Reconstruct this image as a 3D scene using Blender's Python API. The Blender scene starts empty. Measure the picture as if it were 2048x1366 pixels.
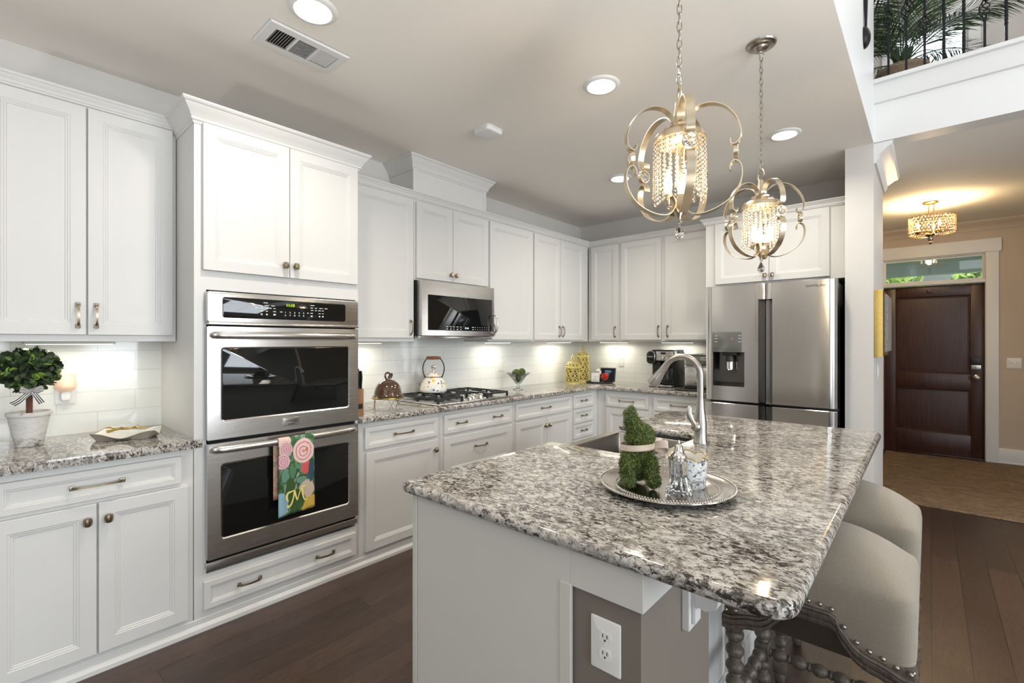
import bpy, bmesh, math, random
from mathutils import Vector, Matrix
R = math.radians
random.seed(7)
SC = bpy.context.scene
COL = SC.collection
PI = math.pi

# ---------------------------------------------------------------- camera
cam_d = bpy.data.cameras.new('camera'); cam_d.sensor_width = 36.0
cam_d.lens = 945.0 / 2048.0 * 36.0
cam_d.clip_start = 0.05
cam = bpy.data.objects.new('camera', cam_d); COL.objects.link(cam)
cam.location = (3.19, 0.0, 1.372)
cam.rotation_euler = (R(90), 0, R(41.43))
SC.camera = cam

# ---------------------------------------------------------------- world, exposure
W = bpy.data.worlds.new('sky'); SC.world = W; W.use_nodes = True
bg = W.node_tree.nodes['Background']
bg.inputs[0].default_value = (0.86, 0.93, 1.0, 1); bg.inputs[1].default_value = 2.2
vs = SC.view_settings
vs.view_transform = 'Standard'; vs.look = 'None'; vs.gamma = 1.0; vs.use_curve_mapping = False
vs.exposure = 0.46
SC.cycles.use_denoising = True
SC.cycles.max_bounces = 10; SC.cycles.diffuse_bounces = 5; SC.cycles.glossy_bounces = 5
SC.cycles.transmission_bounces = 8; SC.cycles.transparent_max_bounces = 8
SC.cycles.sample_clamp_indirect = 4.0
SC.cycles.caustics_reflective = False; SC.cycles.caustics_refractive = False

def area(name, loc, rot, sx, sy, power, color, spread=180, shape='RECTANGLE'):
    d = bpy.data.lights.new(name, 'AREA'); d.shape = shape; d.size = sx; d.size_y = sy
    d.energy = power; d.color = color; d.spread = R(spread)
    o = bpy.data.objects.new(name, d); COL.objects.link(o); o.location = loc; o.rotation_euler = rot
    return o

DAY = (0.86, 0.93, 1.0)
# daylight through the windows of the great room behind and beside the camera
area('window_daylight', (4.6, -4.78, 1.9), (R(90), 0, 0), 1.5, 2.6, 5, DAY)
area('window_daylight', (6.6, -4.78, 1.9), (R(90), 0, 0), 1.5, 2.6, 5, DAY)
area('window_daylight', (5.6, -4.78, 4.3), (R(90), 0, 0), 3.4, 1.4, 22, DAY)
area('window_daylight', (8.28, -0.6, 1.75), (R(90), 0, R(90)), 1.8, 2.3, 84, DAY)
area('window_daylight', (8.28, 2.2, 1.75), (R(90), 0, R(90)), 1.8, 2.3, 84, DAY)
area('window_daylight', (3.19, 7.55, 4.45), (R(-90), 0, 0), 0.66, 1.36, 30, (0.9, 0.95, 1.0))

def fill_light(name, loc, power, color, size):
    d = bpy.data.lights.new(name, 'POINT'); d.energy = power; d.color = color; d.shadow_soft_size = size
    o = bpy.data.objects.new(name, d); COL.objects.link(o); o.location = loc; return o
# added unseen fill lights: two brighten the ceiling, two the beam and landing
area('ceiling_fill_uplight', (2.3, -1.5, 0.7), (R(180), 0, 0), .4, .4, 26, (0.99, .97, .94), 140, 'DISK')
area('ceiling_fill_uplight', (4.3, 0.8, 0.65), (R(180), R(0), 0), .9, .9, 40, (0.99, .97, .94), 148, 'DISK')
fill_light('great_room_fill', (6.2, 2.4, 2.2), 40, (1.0, .92, .82), .25)
fill_light('landing_fill', (4.6, 5.9, 5.2), 14, (1.0, .93, .84), .15)

# ---------------------------------------------------------------- materials
def newmat(name):
    m = bpy.data.materials.new(name); m.use_nodes = True
    nt = m.node_tree
    return m, nt, nt.nodes['Principled BSDF']

def mat(name, col, rough=0.5, metal=0.0, var=0.0, scale=40.0, bump=0.0, trans=0.0, ior=1.45, coat=0.0, sheen=0.0, emit=None, estr=0.0, stretch=(1, 1, 1), spec=None, detail=4):
    m, nt, b = newmat(name)
    b.inputs['Base Color'].default_value = (*col, 1)
    b.inputs['Roughness'].default_value = rough
    b.inputs['Metallic'].default_value = metal
    b.inputs['IOR'].default_value = ior
    b.inputs['Transmission Weight'].default_value = trans
    b.inputs['Coat Weight'].default_value = coat
    b.inputs['Coat Roughness'].default_value = 0.08
    b.inputs['Sheen Weight'].default_value = sheen
    if spec is not None: b.inputs['Specular IOR Level'].default_value = spec
    if emit:
        b.inputs['Emission Color'].default_value = (*emit, 1); b.inputs['Emission Strength'].default_value = estr
    if var or bump:
        tc = nt.nodes.new('ShaderNodeTexCoord'); mp = nt.nodes.new('ShaderNodeMapping')
        mp.inputs['Scale'].default_value = stretch
        nt.links.new(tc.outputs['Object'], mp.inputs['Vector'])
        n = nt.nodes.new('ShaderNodeTexNoise'); n.inputs['Scale'].default_value = scale; n.inputs['Detail'].default_value = detail
        nt.links.new(mp.outputs[0], n.inputs['Vector'])
        if var:
            mx = nt.nodes.new('ShaderNodeMix'); mx.data_type = 'RGBA'
            mx.inputs[6].default_value = (*[c * (1 - var) for c in col], 1)
            mx.inputs[7].default_value = (*[min(1, c * (1 + var)) for c in col], 1)
            nt.links.new(n.outputs['Fac'], mx.inputs[0]); nt.links.new(mx.outputs[2], b.inputs['Base Color'])
        if bump:
            bp = nt.nodes.new('ShaderNodeBump'); bp.inputs['Strength'].default_value = bump; bp.inputs['Distance'].default_value = 0.002
            nt.links.new(n.outputs['Fac'], bp.inputs['Height']); nt.links.new(bp.outputs[0], b.inputs['Normal'])
    return m

def ramp(nt, stops, src, interp='LINEAR'):
    r = nt.nodes.new('ShaderNodeValToRGB'); e = r.color_ramp; e.interpolation = interp
    while len(e.elements) > 1: e.elements.remove(e.elements[-1])
    e.elements[0].position = stops[0][0]; e.elements[0].color = (*stops[0][1], 1)
    for p, c in stops[1:]:
        x = e.elements.new(p); x.color = (*c, 1)
    nt.links.new(src, r.inputs[0]); return r

def coords(nt, scale=(1, 1, 1), rot=(0, 0, 0)):
    tc = nt.nodes.new('ShaderNodeTexCoord'); mp = nt.nodes.new('ShaderNodeMapping')
    mp.inputs['Scale'].default_value = scale; mp.inputs['Rotation'].default_value = rot
    nt.links.new(tc.outputs['Object'], mp.inputs['Vector']); return mp.outputs[0]

def noise(nt, vec, scale, detail=5, rough=0.6, dist=0.0):
    n = nt.nodes.new('ShaderNodeTexNoise'); n.inputs['Scale'].default_value = scale
    n.inputs['Detail'].default_value = detail; n.inputs['Roughness'].default_value = rough; n.inputs['Distortion'].default_value = dist
    nt.links.new(vec, n.inputs['Vector']); return n.outputs['Fac']

def mix(nt, fac, a, b, blend='MIX'):
    m = nt.nodes.new('ShaderNodeMix'); m.data_type = 'RGBA'; m.blend_type = blend
    for s, v in ((0, fac), (6, a), (7, b)):
        if isinstance(v, (int, float)): m.inputs[s].default_value = v
        elif isinstance(v, tuple): m.inputs[s].default_value = (*v, 1)
        else: nt.links.new(v, m.inputs[s])
    return m.outputs[2]

def bump(nt, b, h, strength, dist=0.002):
    bp = nt.nodes.new('ShaderNodeBump'); bp.inputs['Strength'].default_value = strength; bp.inputs['Distance'].default_value = dist
    nt.links.new(h, bp.inputs['Height']); nt.links.new(bp.outputs[0], b.inputs['Normal'])

def granite_mat():
    m, nt, b = newmat('granite')
    v = coords(nt, (0.8, 1.3, 1.1), (0, 0, R(-14)))
    n1 = noise(nt, v, 66, 7, 0.70, 0.7)
    n2 = noise(nt, v, 130, 4, 0.7, 0.8)
    n3 = noise(nt, v, 30, 5, 0.65, 0.8)
    n4 = noise(nt, v, 6, 2, 0.5, 0.2)
    base = ramp(nt, [(0.36, (0.22, 0.202, 0.18)), (0.46, (0.41, 0.388, 0.355)), (0.58, (0.57, 0.548, 0.51))], n3)
    def math_(op, x, y, z=None):
        q = nt.nodes.new('ShaderNodeMath'); q.operation = op
        for i, k in enumerate((x, y, z)):
            if k is None: continue
            if isinstance(k, (int, float)): q.inputs[i].default_value = k
            else: nt.links.new(k, q.inputs[i])
        return q.outputs[0]
    sh = math_('MULTIPLY_ADD', n4, 0.20, -0.10)
    nn = math_('SUBTRACT', n1, sh)
    ridge = math_('ABSOLUTE', math_('SUBTRACT', n1, 0.5), 0)
    vein = ramp(nt, [(0.012, (1, 1, 1)), (0.034, (0, 0, 0))], ridge)
    vm = ramp(nt, [(0.50, (0, 0, 0)), (0.58, (1, 1, 1))], noise(nt, v, 26, 4, 0.6, 0.5))
    vf = mix(nt, 1.0, vein.outputs[0], vm.outputs[0], 'MULTIPLY')
    grey = ramp(nt, [(0.45, (1, 1, 1)), (0.495, (0, 0, 0))], nn)
    c1 = mix(nt, grey.outputs[0], base.outputs[0], (0.20, 0.175, 0.155))
    c1 = mix(nt, vf, c1, (0.085, 0.07, 0.06))
    dark = ramp(nt, [(0.415, (1, 1, 1)), (0.445, (0, 0, 0))], nn)
    fine = ramp(nt, [(0.375, (1, 1, 1)), (0.42, (0, 0, 0))], n2)
    c2 = mix(nt, fine.outputs[0], c1, (0.10, 0.083, 0.072))
    c3 = mix(nt, dark.outputs[0], c2, (0.032, 0.026, 0.023))
    nt.links.new(c3, b.inputs['Base Color'])
    b.inputs['Roughness'].default_value = 0.07
    b.inputs['Specular IOR Level'].default_value = 0.6
    return m

def floor_mat():
    m, nt, b = newmat('dark_oak_planks')
    v = coords(nt, (1, 1, 1), (0, 0, R(90)))
    br = nt.nodes.new('ShaderNodeTexBrick'); nt.links.new(v, br.inputs['Vector'])
    br.inputs['Scale'].default_value = 1.0; br.inputs['Brick Width'].default_value = 1.35; br.inputs['Row Height'].default_value = 0.128
    br.inputs['Mortar Size'].default_value = 0.0016; br.inputs['Mortar Smooth'].default_value = 0.2; br.inputs['Bias'].default_value = 0.0
    br.inputs['Color1'].default_value = (0.042, 0.0245, 0.0175, 1); br.inputs['Color2'].default_value = (0.074, 0.044, 0.032, 1)
    br.inputs['Mortar'].default_value = (0.012, 0.007, 0.005, 1); br.offset = 0.37
    g = coords(nt, (16, 1.6, 1))
    gr = noise(nt, g, 4, 8, 0.65, 2.5)
    gc = ramp(nt, [(0.3, (0.5, 0.47, 0.45)), (0.52, (1, 1, 1)), (0.75, (1.45, 1.35, 1.25))], gr)
    c = mix(nt, 1.0, br.outputs['Color'], gc.outputs[0], 'MULTIPLY')
    nt.links.new(c, b.inputs['Base Color'])
    b.inputs['Roughness'].default_value = 0.29
    mul = nt.nodes.new('ShaderNodeMath'); mul.operation = 'SUBTRACT'
    nt.links.new(gr, mul.inputs[0]); nt.links.new(br.outputs['Fac'], mul.inputs[1])
    bump(nt, b, mul.outputs[0], 0.35, 0.002)
    return m

def tile_mat():
    m, nt, b = newmat('white_subway_tile')
    tc = nt.nodes.new('ShaderNodeTexCoord'); sp = nt.nodes.new('ShaderNodeSeparateXYZ'); nt.links.new(tc.outputs['Object'], sp.inputs[0])
    ad = nt.nodes.new('ShaderNodeMath'); ad.operation = 'ADD'; nt.links.new(sp.outputs[0], ad.inputs[0]); nt.links.new(sp.outputs[1], ad.inputs[1])
    cb = nt.nodes.new('ShaderNodeCombineXYZ'); nt.links.new(ad.outputs[0], cb.inputs[0]); nt.links.new(sp.outputs[2], cb.inputs[1])
    mp = nt.nodes.new('ShaderNodeMapping'); mp.inputs['Location'].default_value = (0.04, -0.911, 0); nt.links.new(cb.outputs[0], mp.inputs['Vector'])
    br = nt.nodes.new('ShaderNodeTexBrick'); nt.links.new(mp.outputs[0], br.inputs['Vector'])
    br.inputs['Scale'].default_value = 1.0; br.inputs['Brick Width'].default_value = 0.305; br.inputs['Row Height'].default_value = 0.1035
    br.inputs['Mortar Size'].default_value = 0.0022; br.inputs['Mortar Smooth'].default_value = 0.15
    br.inputs['Color1'].default_value = (0.80, 0.80, 0.76, 1); br.inputs['Color2'].default_value = (0.82, 0.82, 0.785, 1)
    br.inputs['Mortar'].default_value = (0.68, 0.68, 0.65, 1)
    nt.links.new(br.outputs['Color'], b.inputs['Base Color'])
    b.inputs['Roughness'].default_value = 0.08
    inv = nt.nodes.new('ShaderNodeMath'); inv.operation = 'SUBTRACT'; inv.inputs[0].default_value = 1.0; nt.links.new(br.outputs['Fac'], inv.inputs[1])
    wv = noise(nt, tc.outputs['Object'], 9, 2, 0.5)
    sm = nt.nodes.new('ShaderNodeMath'); sm.operation = 'MULTIPLY_ADD'; sm.inputs[1].default_value = 0.35
    nt.links.new(wv, sm.inputs[0]); nt.links.new(inv.outputs[0], sm.inputs[2])
    bump(nt, b, sm.outputs[0], 0.35, 0.0018)
    return m

def steel_mat(name, col=(0.60, 0.585, 0.565), rough=0.24, stretch=(1, 1, 160), aniso=0.5):
    m, nt, b = newmat(name)
    v = coords(nt, stretch)
    n = noise(nt, v, 6, 3, 0.6)
    r = ramp(nt, [(0.3, (rough * 0.85,) * 3), (0.7, (rough * 1.2,) * 3)], n)
    nt.links.new(r.outputs[0], b.inputs['Roughness'])
    b.inputs['Base Color'].default_value = (*col, 1); b.inputs['Metallic'].default_value = 1.0
    b.inputs['Anisotropic'].default_value = aniso
    tg = nt.nodes.new('ShaderNodeTangent'); tg.direction_type = 'RADIAL'; tg.axis = 'Z'; nt.links.new(tg.outputs[0], b.inputs['Tangent']); b.inputs['Anisotropic Rotation'].default_value = 0.25
    return m

def fabric_mat():
    m, nt, b = newmat('linen')
    v = coords(nt, (1, 1, 1))
    w = nt.nodes.new('ShaderNodeTexWave'); w.bands_direction = 'X'; w.inputs['Scale'].default_value = 210; w.inputs['Distortion'].default_value = 2.5; w.inputs['Detail'].default_value = 2
    nt.links.new(v, w.inputs['Vector'])
    n = noise(nt, v, 240, 3, 0.6)
    s = nt.nodes.new('ShaderNodeMath'); s.operation = 'ADD'; nt.links.new(w.outputs['Fac'], s.inputs[0]); nt.links.new(n, s.inputs[1])
    h = nt.nodes.new('ShaderNodeMath'); h.operation = 'MULTIPLY'; h.inputs[1].default_value = 0.5; nt.links.new(s.outputs[0], h.inputs[0])
    c = ramp(nt, [(0.25, (0.20, 0.168, 0.128)), (0.7, (0.345, 0.296, 0.236))], h.outputs[0])
    nt.links.new(c.outputs[0], b.inputs['Base Color']); b.inputs['Roughness'].default_value = 0.95
    b.inputs['Sheen Weight'].default_value = 0.25
    bump(nt, b, h.outputs[0], 0.4, 0.0015)
    return m

def wood_mat(name, c1, c2, rough=0.4, stretch=(14, 14, 1.2), scale=3.0, coat=0.0, bmp=0.15):
    m, nt, b = newmat(name)
    v = coords(nt, stretch)
    n = noise(nt, v, scale, 7, 0.62, 1.6)
    c = ramp(nt, [(0.32, c1), (0.68, c2)], n)
    nt.links.new(c.outputs[0], b.inputs['Base Color']); b.inputs['Roughness'].default_value = rough
    b.inputs['Coat Weight'].default_value = coat
    if bmp: bump(nt, b, n, bmp, 0.002)
    return m

def moss_mat(name, c1, c2, c3, scale=60, island=False, stops=(0.32, 0.52, 0.72)):
    m, nt, b = newmat(name)
    n = noise(nt, coords(nt), scale, 4, 0.7)
    if island:
        g = nt.nodes.new('ShaderNodeNewGeometry'); n = g.outputs['Random Per Island']
    c = ramp(nt, [(stops[0], c1), (stops[1], c2), (stops[2], c3)], n)
    nt.links.new(c.outputs[0], b.inputs['Base Color']); b.inputs['Roughness'].default_value = 0.6 if island else 0.85
    return m

def rug_mat():
    m, nt, b = newmat('heathered_rug')
    n = noise(nt, coords(nt, (1, 3.2, 1)), 26, 6, 0.75, 0.4)
    n2 = noise(nt, coords(nt, (1, 1.8, 1)), 7, 3, 0.6)
    c = ramp(nt, [(0.3, (0.10, 0.066, 0.038)), (0.5, (0.22, 0.155, 0.095)), (0.7, (0.38, 0.285, 0.19))], n)
    d = ramp(nt, [(0.3, (0.75, 0.72, 0.7)), (0.7, (1.15, 1.1, 1.05))], n2)
    nt.links.new(mix(nt, 1.0, c.outputs[0], d.outputs[0], 'MULTIPLY'), b.inputs['Base Color']); b.inputs['Roughness'].default_value = 0.95
    bump(nt, b, n, 0.5, 0.004)
    return m

def glass_mat(name, col=(1, 1, 1), rough=0.0):
    m, nt, b = newmat(name)
    nt.nodes.remove(b)
    out = [n for n in nt.nodes if n.type == 'OUTPUT_MATERIAL'][0]
    g = nt.nodes.new('ShaderNodeBsdfGlossy'); g.inputs['Roughness'].default_value = 0.02
    t = nt.nodes.new('ShaderNodeBsdfTransparent'); t.inputs['Color'].default_value = (*col, 1)
    f = nt.nodes.new('ShaderNodeLayerWeight'); f.inputs['Blend'].default_value = 0.22
    r = ramp(nt, [(0.0, (0.04,) * 3), (1.0, (0.75,) * 3)], f.outputs['Fresnel'])
    x = nt.nodes.new('ShaderNodeMixShader')
    nt.links.new(r.outputs[0], x.inputs[0]); nt.links.new(t.outputs[0], x.inputs[1]); nt.links.new(g.outputs[0], x.inputs[2]); nt.links.new(x.outputs[0], out.inputs['Surface'])
    return m

def bead_mat():
    m, nt, b = newmat('crystal_bead')
    out = [n for n in nt.nodes if n.type == 'OUTPUT_MATERIAL'][0]
    nt.nodes.remove(b)
    g = nt.nodes.new('ShaderNodeBsdfGlossy'); g.inputs['Roughness'].default_value = 0.08
    t = nt.nodes.new('ShaderNodeBsdfTranslucent'); t.inputs['Color'].default_value = (0.30, 0.26, 0.19, 1)
    d = nt.nodes.new('ShaderNodeBsdfTransparent'); d.inputs['Color'].default_value = (1, 0.97, 0.92, 1)
    a = nt.nodes.new('ShaderNodeMixShader'); a.inputs[0].default_value = 0.5
    x = nt.nodes.new('ShaderNodeMixShader'); x.inputs[0].default_value = 0.3
    nt.links.new(t.outputs[0], a.inputs[1]); nt.links.new(d.outputs[0], a.inputs[2])
    nt.links.new(a.outputs[0], x.inputs[1]); nt.links.new(g.outputs[0], x.inputs[2]); nt.links.new(x.outputs[0], out.inputs['Surface'])
    return m

def emis(name, col, s):
    m, nt, b = newmat(name); out = [n for n in nt.nodes if n.type == 'OUTPUT_MATERIAL'][0]; nt.nodes.remove(b)
    e = nt.nodes.new('ShaderNodeEmission'); e.inputs[0].default_value = (*col, 1); e.inputs[1].default_value = s
    nt.links.new(e.outputs[0], out.inputs['Surface']); return m

M = {}
M['cab'] = mat('cabinet_paint', (0.655, 0.65, 0.632), 0.38, var=0.015, scale=8)
M['wall'] = mat('greige_wall_paint', (0.60, 0.58, 0.55), 0.75, var=0.02, scale=6, bump=0.02)
M['hallwall'] = mat('hall_paint_lamp_tint', (0.52, 0.44, 0.355), 0.75, var=0.02, scale=6)  # greige wall paint with the hall lamp's warm light mixed into its colour
M['ceil'] = mat('ceiling_paint', (0.87, 0.835, 0.785), 0.85, var=0.015, scale=5)
M['white'] = mat('white_trim_paint', (0.75, 0.755, 0.75), 0.45, var=0.01, scale=10)
M['knee'] = mat('taupe_knee_wall_paint', (0.19, 0.162, 0.135), 0.7, var=0.04, scale=10)
M['panel'] = mat('island_panel_paint', (0.60, 0.58, 0.535), 0.55, var=0.02, scale=4)
M['floor'] = floor_mat(); M['granite'] = granite_mat(); M['tile'] = tile_mat()
M['steel'] = steel_mat('brushed_steel'); M['steelv'] = steel_mat('brushed_steel_upright', (0.68, 0.655, 0.62), 0.17, (160, 160, 1), 0.85)
M['nickel'] = steel_mat('satin_nickel', (0.46, 0.435, 0.405), 0.30, (1, 1, 40), 0.2)
M['sinksteel'] = steel_mat('sink_steel', (0.33, 0.31, 0.29), 0.32, (40, 1, 1), 0.3)
M['brass'] = mat('antique_brass', (0.34, 0.275, 0.19), 0.3, 1.0, var=0.25, scale=60)
M['silverleaf'] = mat('champagne_silver', (0.62, 0.53, 0.39), 0.32, 1.0, var=0.12, scale=50)
M['pewter'] = mat('pewter_canopy', (0.42, 0.385, 0.33), 0.32, 1.0, var=0.1, scale=50)
M['blackglass'] = mat('black_glass', (0.006, 0.007, 0.007), 0.03, var=0.1, scale=5, spec=0.7)
M['black'] = mat('black_plastic', (0.012, 0.012, 0.013), 0.4, var=0.2, scale=30)
M['blackmatte'] = mat('dark_gap', (0.006, 0.006, 0.006), 0.8, var=0.2, scale=30)
M['iron'] = mat('wrought_iron', (0.018, 0.019, 0.022), 0.45, 0.6, var=0.3, scale=50, bump=0.2)
M['cast'] = mat('cast_iron_grate', (0.02, 0.022, 0.024), 0.5, var=0.3, scale=90, bump=0.2)
M['linen'] = fabric_mat()
M['stoolwood'] = wood_mat('weathered_grey_wood', (0.055, 0.044, 0.034), (0.145, 0.118, 0.092), 0.45, (10, 10, 1.5), 6, bmp=0.25)
M['doorwood'] = wood_mat('mahogany_door_wood', (0.022, 0.0066, 0.004), (0.066, 0.021, 0.012), 0.38, (22, 22, 1.1), 2.2)
M['rug'] = rug_mat()
M['outlet'] = mat('outlet_plastic', (0.78, 0.765, 0.73), 0.3, var=0.01, scale=20)
M['lens'] = emis('lit_lens', (1.0, 0.93, 0.82), 9.0)
M['strip'] = emis('lit_strip', (1.0, 0.95, 0.82), 6.0)
M['bulb'] = emis('lit_bulb', (1.0, 0.80, 0.50), 9.0)
M['green_led'] = emis('green_display', (0.55, 1.0, 0.05), 1.6)
M['white_led'] = emis('white_display', (0.75, 0.95, 1.0), 1.3)
M['print'] = mat('white_print', (0.75, 0.75, 0.75), 0.5, var=0.02)
M['bead'] = bead_mat()
M['glass'] = glass_mat('clear_glass', (0.97, 0.99, 0.985))
M['moss'] = moss_mat('moss', (0.022, 0.036, 0.006), (0.07, 0.11, 0.018), (0.26, 0.31, 0.06), 70, True, (0.1, 0.5, 1.0))
M['leaf'] = moss_mat('preserved_boxwood', (0.018, 0.030, 0.013), (0.040, 0.075, 0.022), (0.20, 0.34, 0.05), 22, True, (0.2, 0.78, 0.98))
M['palm'] = moss_mat('palm_green', (0.030, 0.058, 0.028), (0.065, 0.115, 0.05), (0.12, 0.19, 0.08), 12, True, (0.1, 0.6, 1.0))
M['gold'] = mat('gold_metal', (0.50, 0.35, 0.11), 0.3, 1.0, var=0.15, scale=40)
M['canister'] = mat('antique_gold_ceramic', (0.56, 0.46, 0.15), 0.4, var=0.25, scale=60, bump=0.2)
M['chrome'] = mat('polished_silver', (0.75, 0.72, 0.68), 0.12, 1.0, var=0.05, scale=60)
M['crystal'] = mat('cut_crystal', (1, 1, 1), 0.02, trans=1.0, ior=1.5, var=0.0)
M['mossdark'] = moss_mat('moss_core', (0.015, 0.022, 0.004), (0.035, 0.055, 0.010), (0.07, 0.09, 0.016), 60)
M['glassbowl'] = glass_mat('bowl_glass', (0.93, 0.96, 0.95))
M['traysilver'] = mat('engraved_silver', (0.66, 0.62, 0.57), 0.16, 1.0, var=.1, scale=90, bump=.15)
M['darksteel'] = steel_mat('dark_steel', (0.16, 0.15, 0.14), 0.3, (160, 160, 1), 0.4)
M['greyglass'] = mat('grey_gloss_panel', (0.25, 0.255, 0.235), 0.12, 0.6, var=.05, scale=8)

# ---------------------------------------------------------------- mesh helpers
class MB:
    def __init__(s): s.v = []; s.f = []; s.mi = []; s.T = Matrix()
    def add(s, vs_, fs, mi=0):
        o = len(s.v); s.v += [tuple(s.T @ Vector(v)) for v in vs_]
        for f in fs: s.f.append([i + o for i in f]); s.mi.append(mi)
        return s
    def box(s, x0, y0, z0, x1, y1, z1, bev=0.0, mi=0, seg=2):
        if bev <= 0:
            v = [(x, y, z) for z in (z0, z1) for y in (y0, y1) for x in (x0, x1)]
            return s.add(v, [(0, 2, 3, 1), (4, 5, 7, 6), (0, 1, 5, 4), (2, 6, 7, 3), (0, 4, 6, 2), (1, 3, 7, 5)], mi)
        bm = bmesh.new(); bmesh.ops.create_cube(bm, size=1.0)
        for v in bm.verts: v.co = Vector(((x0 + x1) / 2 + v.co.x * (x1 - x0), (y0 + y1) / 2 + v.co.y * (y1 - y0), (z0 + z1) / 2 + v.co.z * (z1 - z0)))
        bmesh.ops.bevel(bm, geom=list(bm.edges), offset=bev, segments=seg, profile=0.5, affect='EDGES')
        return s.take(bm, mi)
    def take(s, bm, mi=0):
        bm.verts.index_update()
        s.add([v.co[:] for v in bm.verts], [[v.index for v in f.verts] for f in bm.faces], mi); bm.free(); return s
    def lathe(s, prof, seg=24, c=(0, 0, 0), mi=0, ax='z', capa=True, capb=True, fn=None):
        n = len(prof); vv = []
        for k in range(seg):
            a = 2 * PI * k / seg
            for (r, z) in prof:
                rr = r * (fn(a, z) if fn else 1.0)
                p = (rr * math.cos(a), rr * math.sin(a), z)
                if ax == 'x': p = (p[2], p[0], p[1])
                elif ax == 'y': p = (p[0], p[2], p[1])
                vv.append((c[0] + p[0], c[1] + p[1], c[2] + p[2]))
        ff = []
        for k in range(seg):
            k2 = (k + 1) % seg
            for i in range(n - 1): ff.append((k * n + i, k2 * n + i, k2 * n + i + 1, k * n + i + 1))
        if capa and prof[0][0] > 1e-5: ff.append([k * n for k in range(seg)][::-1])
        if capb and prof[-1][0] > 1e-5: ff.append([k * n + n - 1 for k in range(seg)])
        return s.add(vv, ff, mi)
    def cyl(s, c, r, h, seg=20, mi=0, ax='z', r2=None): return s.lathe([(r, 0), (r if r2 is None else r2, h)], seg, c, mi, ax)
    def sphere(s, c, r, seg=16, ring=10, mi=0, sc=(1, 1, 1)):
        pr = [(r * math.sin(PI * i / ring), -r * math.cos(PI * i / ring)) for i in range(ring + 1)]
        n = len(pr); vv = []; ff = []
        for k in range(seg):
            a = 2 * PI * k / seg
            for (q, z) in pr: vv.append((c[0] + q * math.cos(a) * sc[0], c[1] + q * math.sin(a) * sc[1], c[2] + z * sc[2]))
        for k in range(seg):
            k2 = (k + 1) % seg
            for i in range(ring): ff.append((k * n + i, k2 * n + i, k2 * n + i + 1, k * n + i + 1))
        return s.add(vv, ff, mi)
    def ico(s, c, r, sub=1, mi=0):
        bm = bmesh.new(); bmesh.ops.create_icosphere(bm, subdivisions=sub, radius=r, matrix=Matrix.Translation(c)); return s.take(bm, mi)
    def sweep(s, pts, sec, side=None, closed=False, mi=0, scale=None, cap=True):
        """sweep the section [(a,b)] along pts; a runs along 'side' (or a carried frame), b along tangent x side"""
        P = [Vector(p) for p in pts]; n = len(P); vv = []; m = len(sec); prev = None
        for i in range(n):
            if closed: t = P[(i + 1) % n] - P[i - 1]
            else: t = P[min(i + 1, n - 1)] - P[max(i - 1, 0)]
            t.normalize()
            if side is not None: u = Vector(side(i) if callable(side) else side)
            elif prev is None: u = Vector((0, 0, 1)) if abs(t.z) < 0.9 else Vector((1, 0, 0))
            else: u = prev
            u = u - t * u.dot(t); u.normalize(); prev = u; w = t.cross(u)
            k = 1.0 if scale is None else (scale(i / (n - 1)) if callable(scale) else scale[i])
            for (a, b) in sec: vv.append(tuple(P[i] + u * a * k + w * b * k))
        ff = []
        for i in range(n if closed else n - 1):
            j = (i + 1) % n
            for q in range(m):
                q2 = (q + 1) % m; ff.append((i * m + q, i * m + q2, j * m + q2, j * m + q))
        if not closed and cap: ff.append(list(range(m))[::-1]); ff.append([(n - 1) * m + q for q in range(m)])
        return s.add(vv, ff, mi)
    def tube(s, pts, r, seg=8, closed=False, mi=0, scale=None):
        return s.sweep(pts, [(r * math.cos(2 * PI * q / seg), r * math.sin(2 * PI * q / seg)) for q in range(seg)], closed=closed, mi=mi, scale=scale)
    def torus(s, c, Rr, r, ax='z', seg=24, sg=8, mi=0, sy=1.0, rotz=0):
        pts = []
        for k in range(seg):
            a = 2 * PI * k / seg; p = Vector((Rr * math.cos(a), Rr * sy * math.sin(a), 0))
            if ax == 'x': p = Vector((0, p.x, p.y))
            elif ax == 'y': p = Vector((p.x, 0, p.y))
            if rotz: p = Matrix.Rotation(rotz, 3, 'Z') @ p
            pts.append(p + Vector(c))
        return s.tube(pts, r, sg, True, mi)
    def prism(s, poly, ax, a, b, mi=0):
        """poly in the two other axes (x: (y,z), y: (x,z), z: (x,y)) extruded from a to b along ax"""
        def p3(p, t): return (t, p[0], p[1]) if ax == 'x' else ((p[0], t, p[1]) if ax == 'y' else (p[0], p[1], t))
        n = len(poly); vv = [p3(p, a) for p in poly] + [p3(p, b) for p in poly]
        return s.add(vv, [list(range(n)), [n + i for i in range(n)][::-1]] + [(i, (i + 1) % n, n + (i + 1) % n, n + i) for i in range(n)], mi)
    def build(s, name, m=None, parent=None, smooth=38, loc=None):
        bm = bmesh.new(); vs_ = [bm.verts.new(v) for v in s.v]
        mis = []
        for f, mi in zip(s.f, s.mi):
            try: fc = bm.faces.new([vs_[i] for i in f]); fc.material_index = mi
            except ValueError: pass
        bmesh.ops.recalc_face_normals(bm, faces=bm.faces)
        lim = R(smooth)
        for f in bm.faces: f.smooth = smooth > 0
        for e in bm.edges: e.smooth = (len(e.link_faces) == 2 and e.calc_face_angle(0) < lim)
        me = bpy.data.meshes.new(name); bm.to_mesh(me); bm.free()
        ms = m if isinstance(m, (list, tuple)) else [m]
        for x in ms: me.materials.append(M[x] if isinstance(x, str) else x)
        o = bpy.data.objects.new(name, me); COL.objects.link(o)
        if parent is not None: o.parent = parent
        if loc is not None: o.location = loc
        return o

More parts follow.
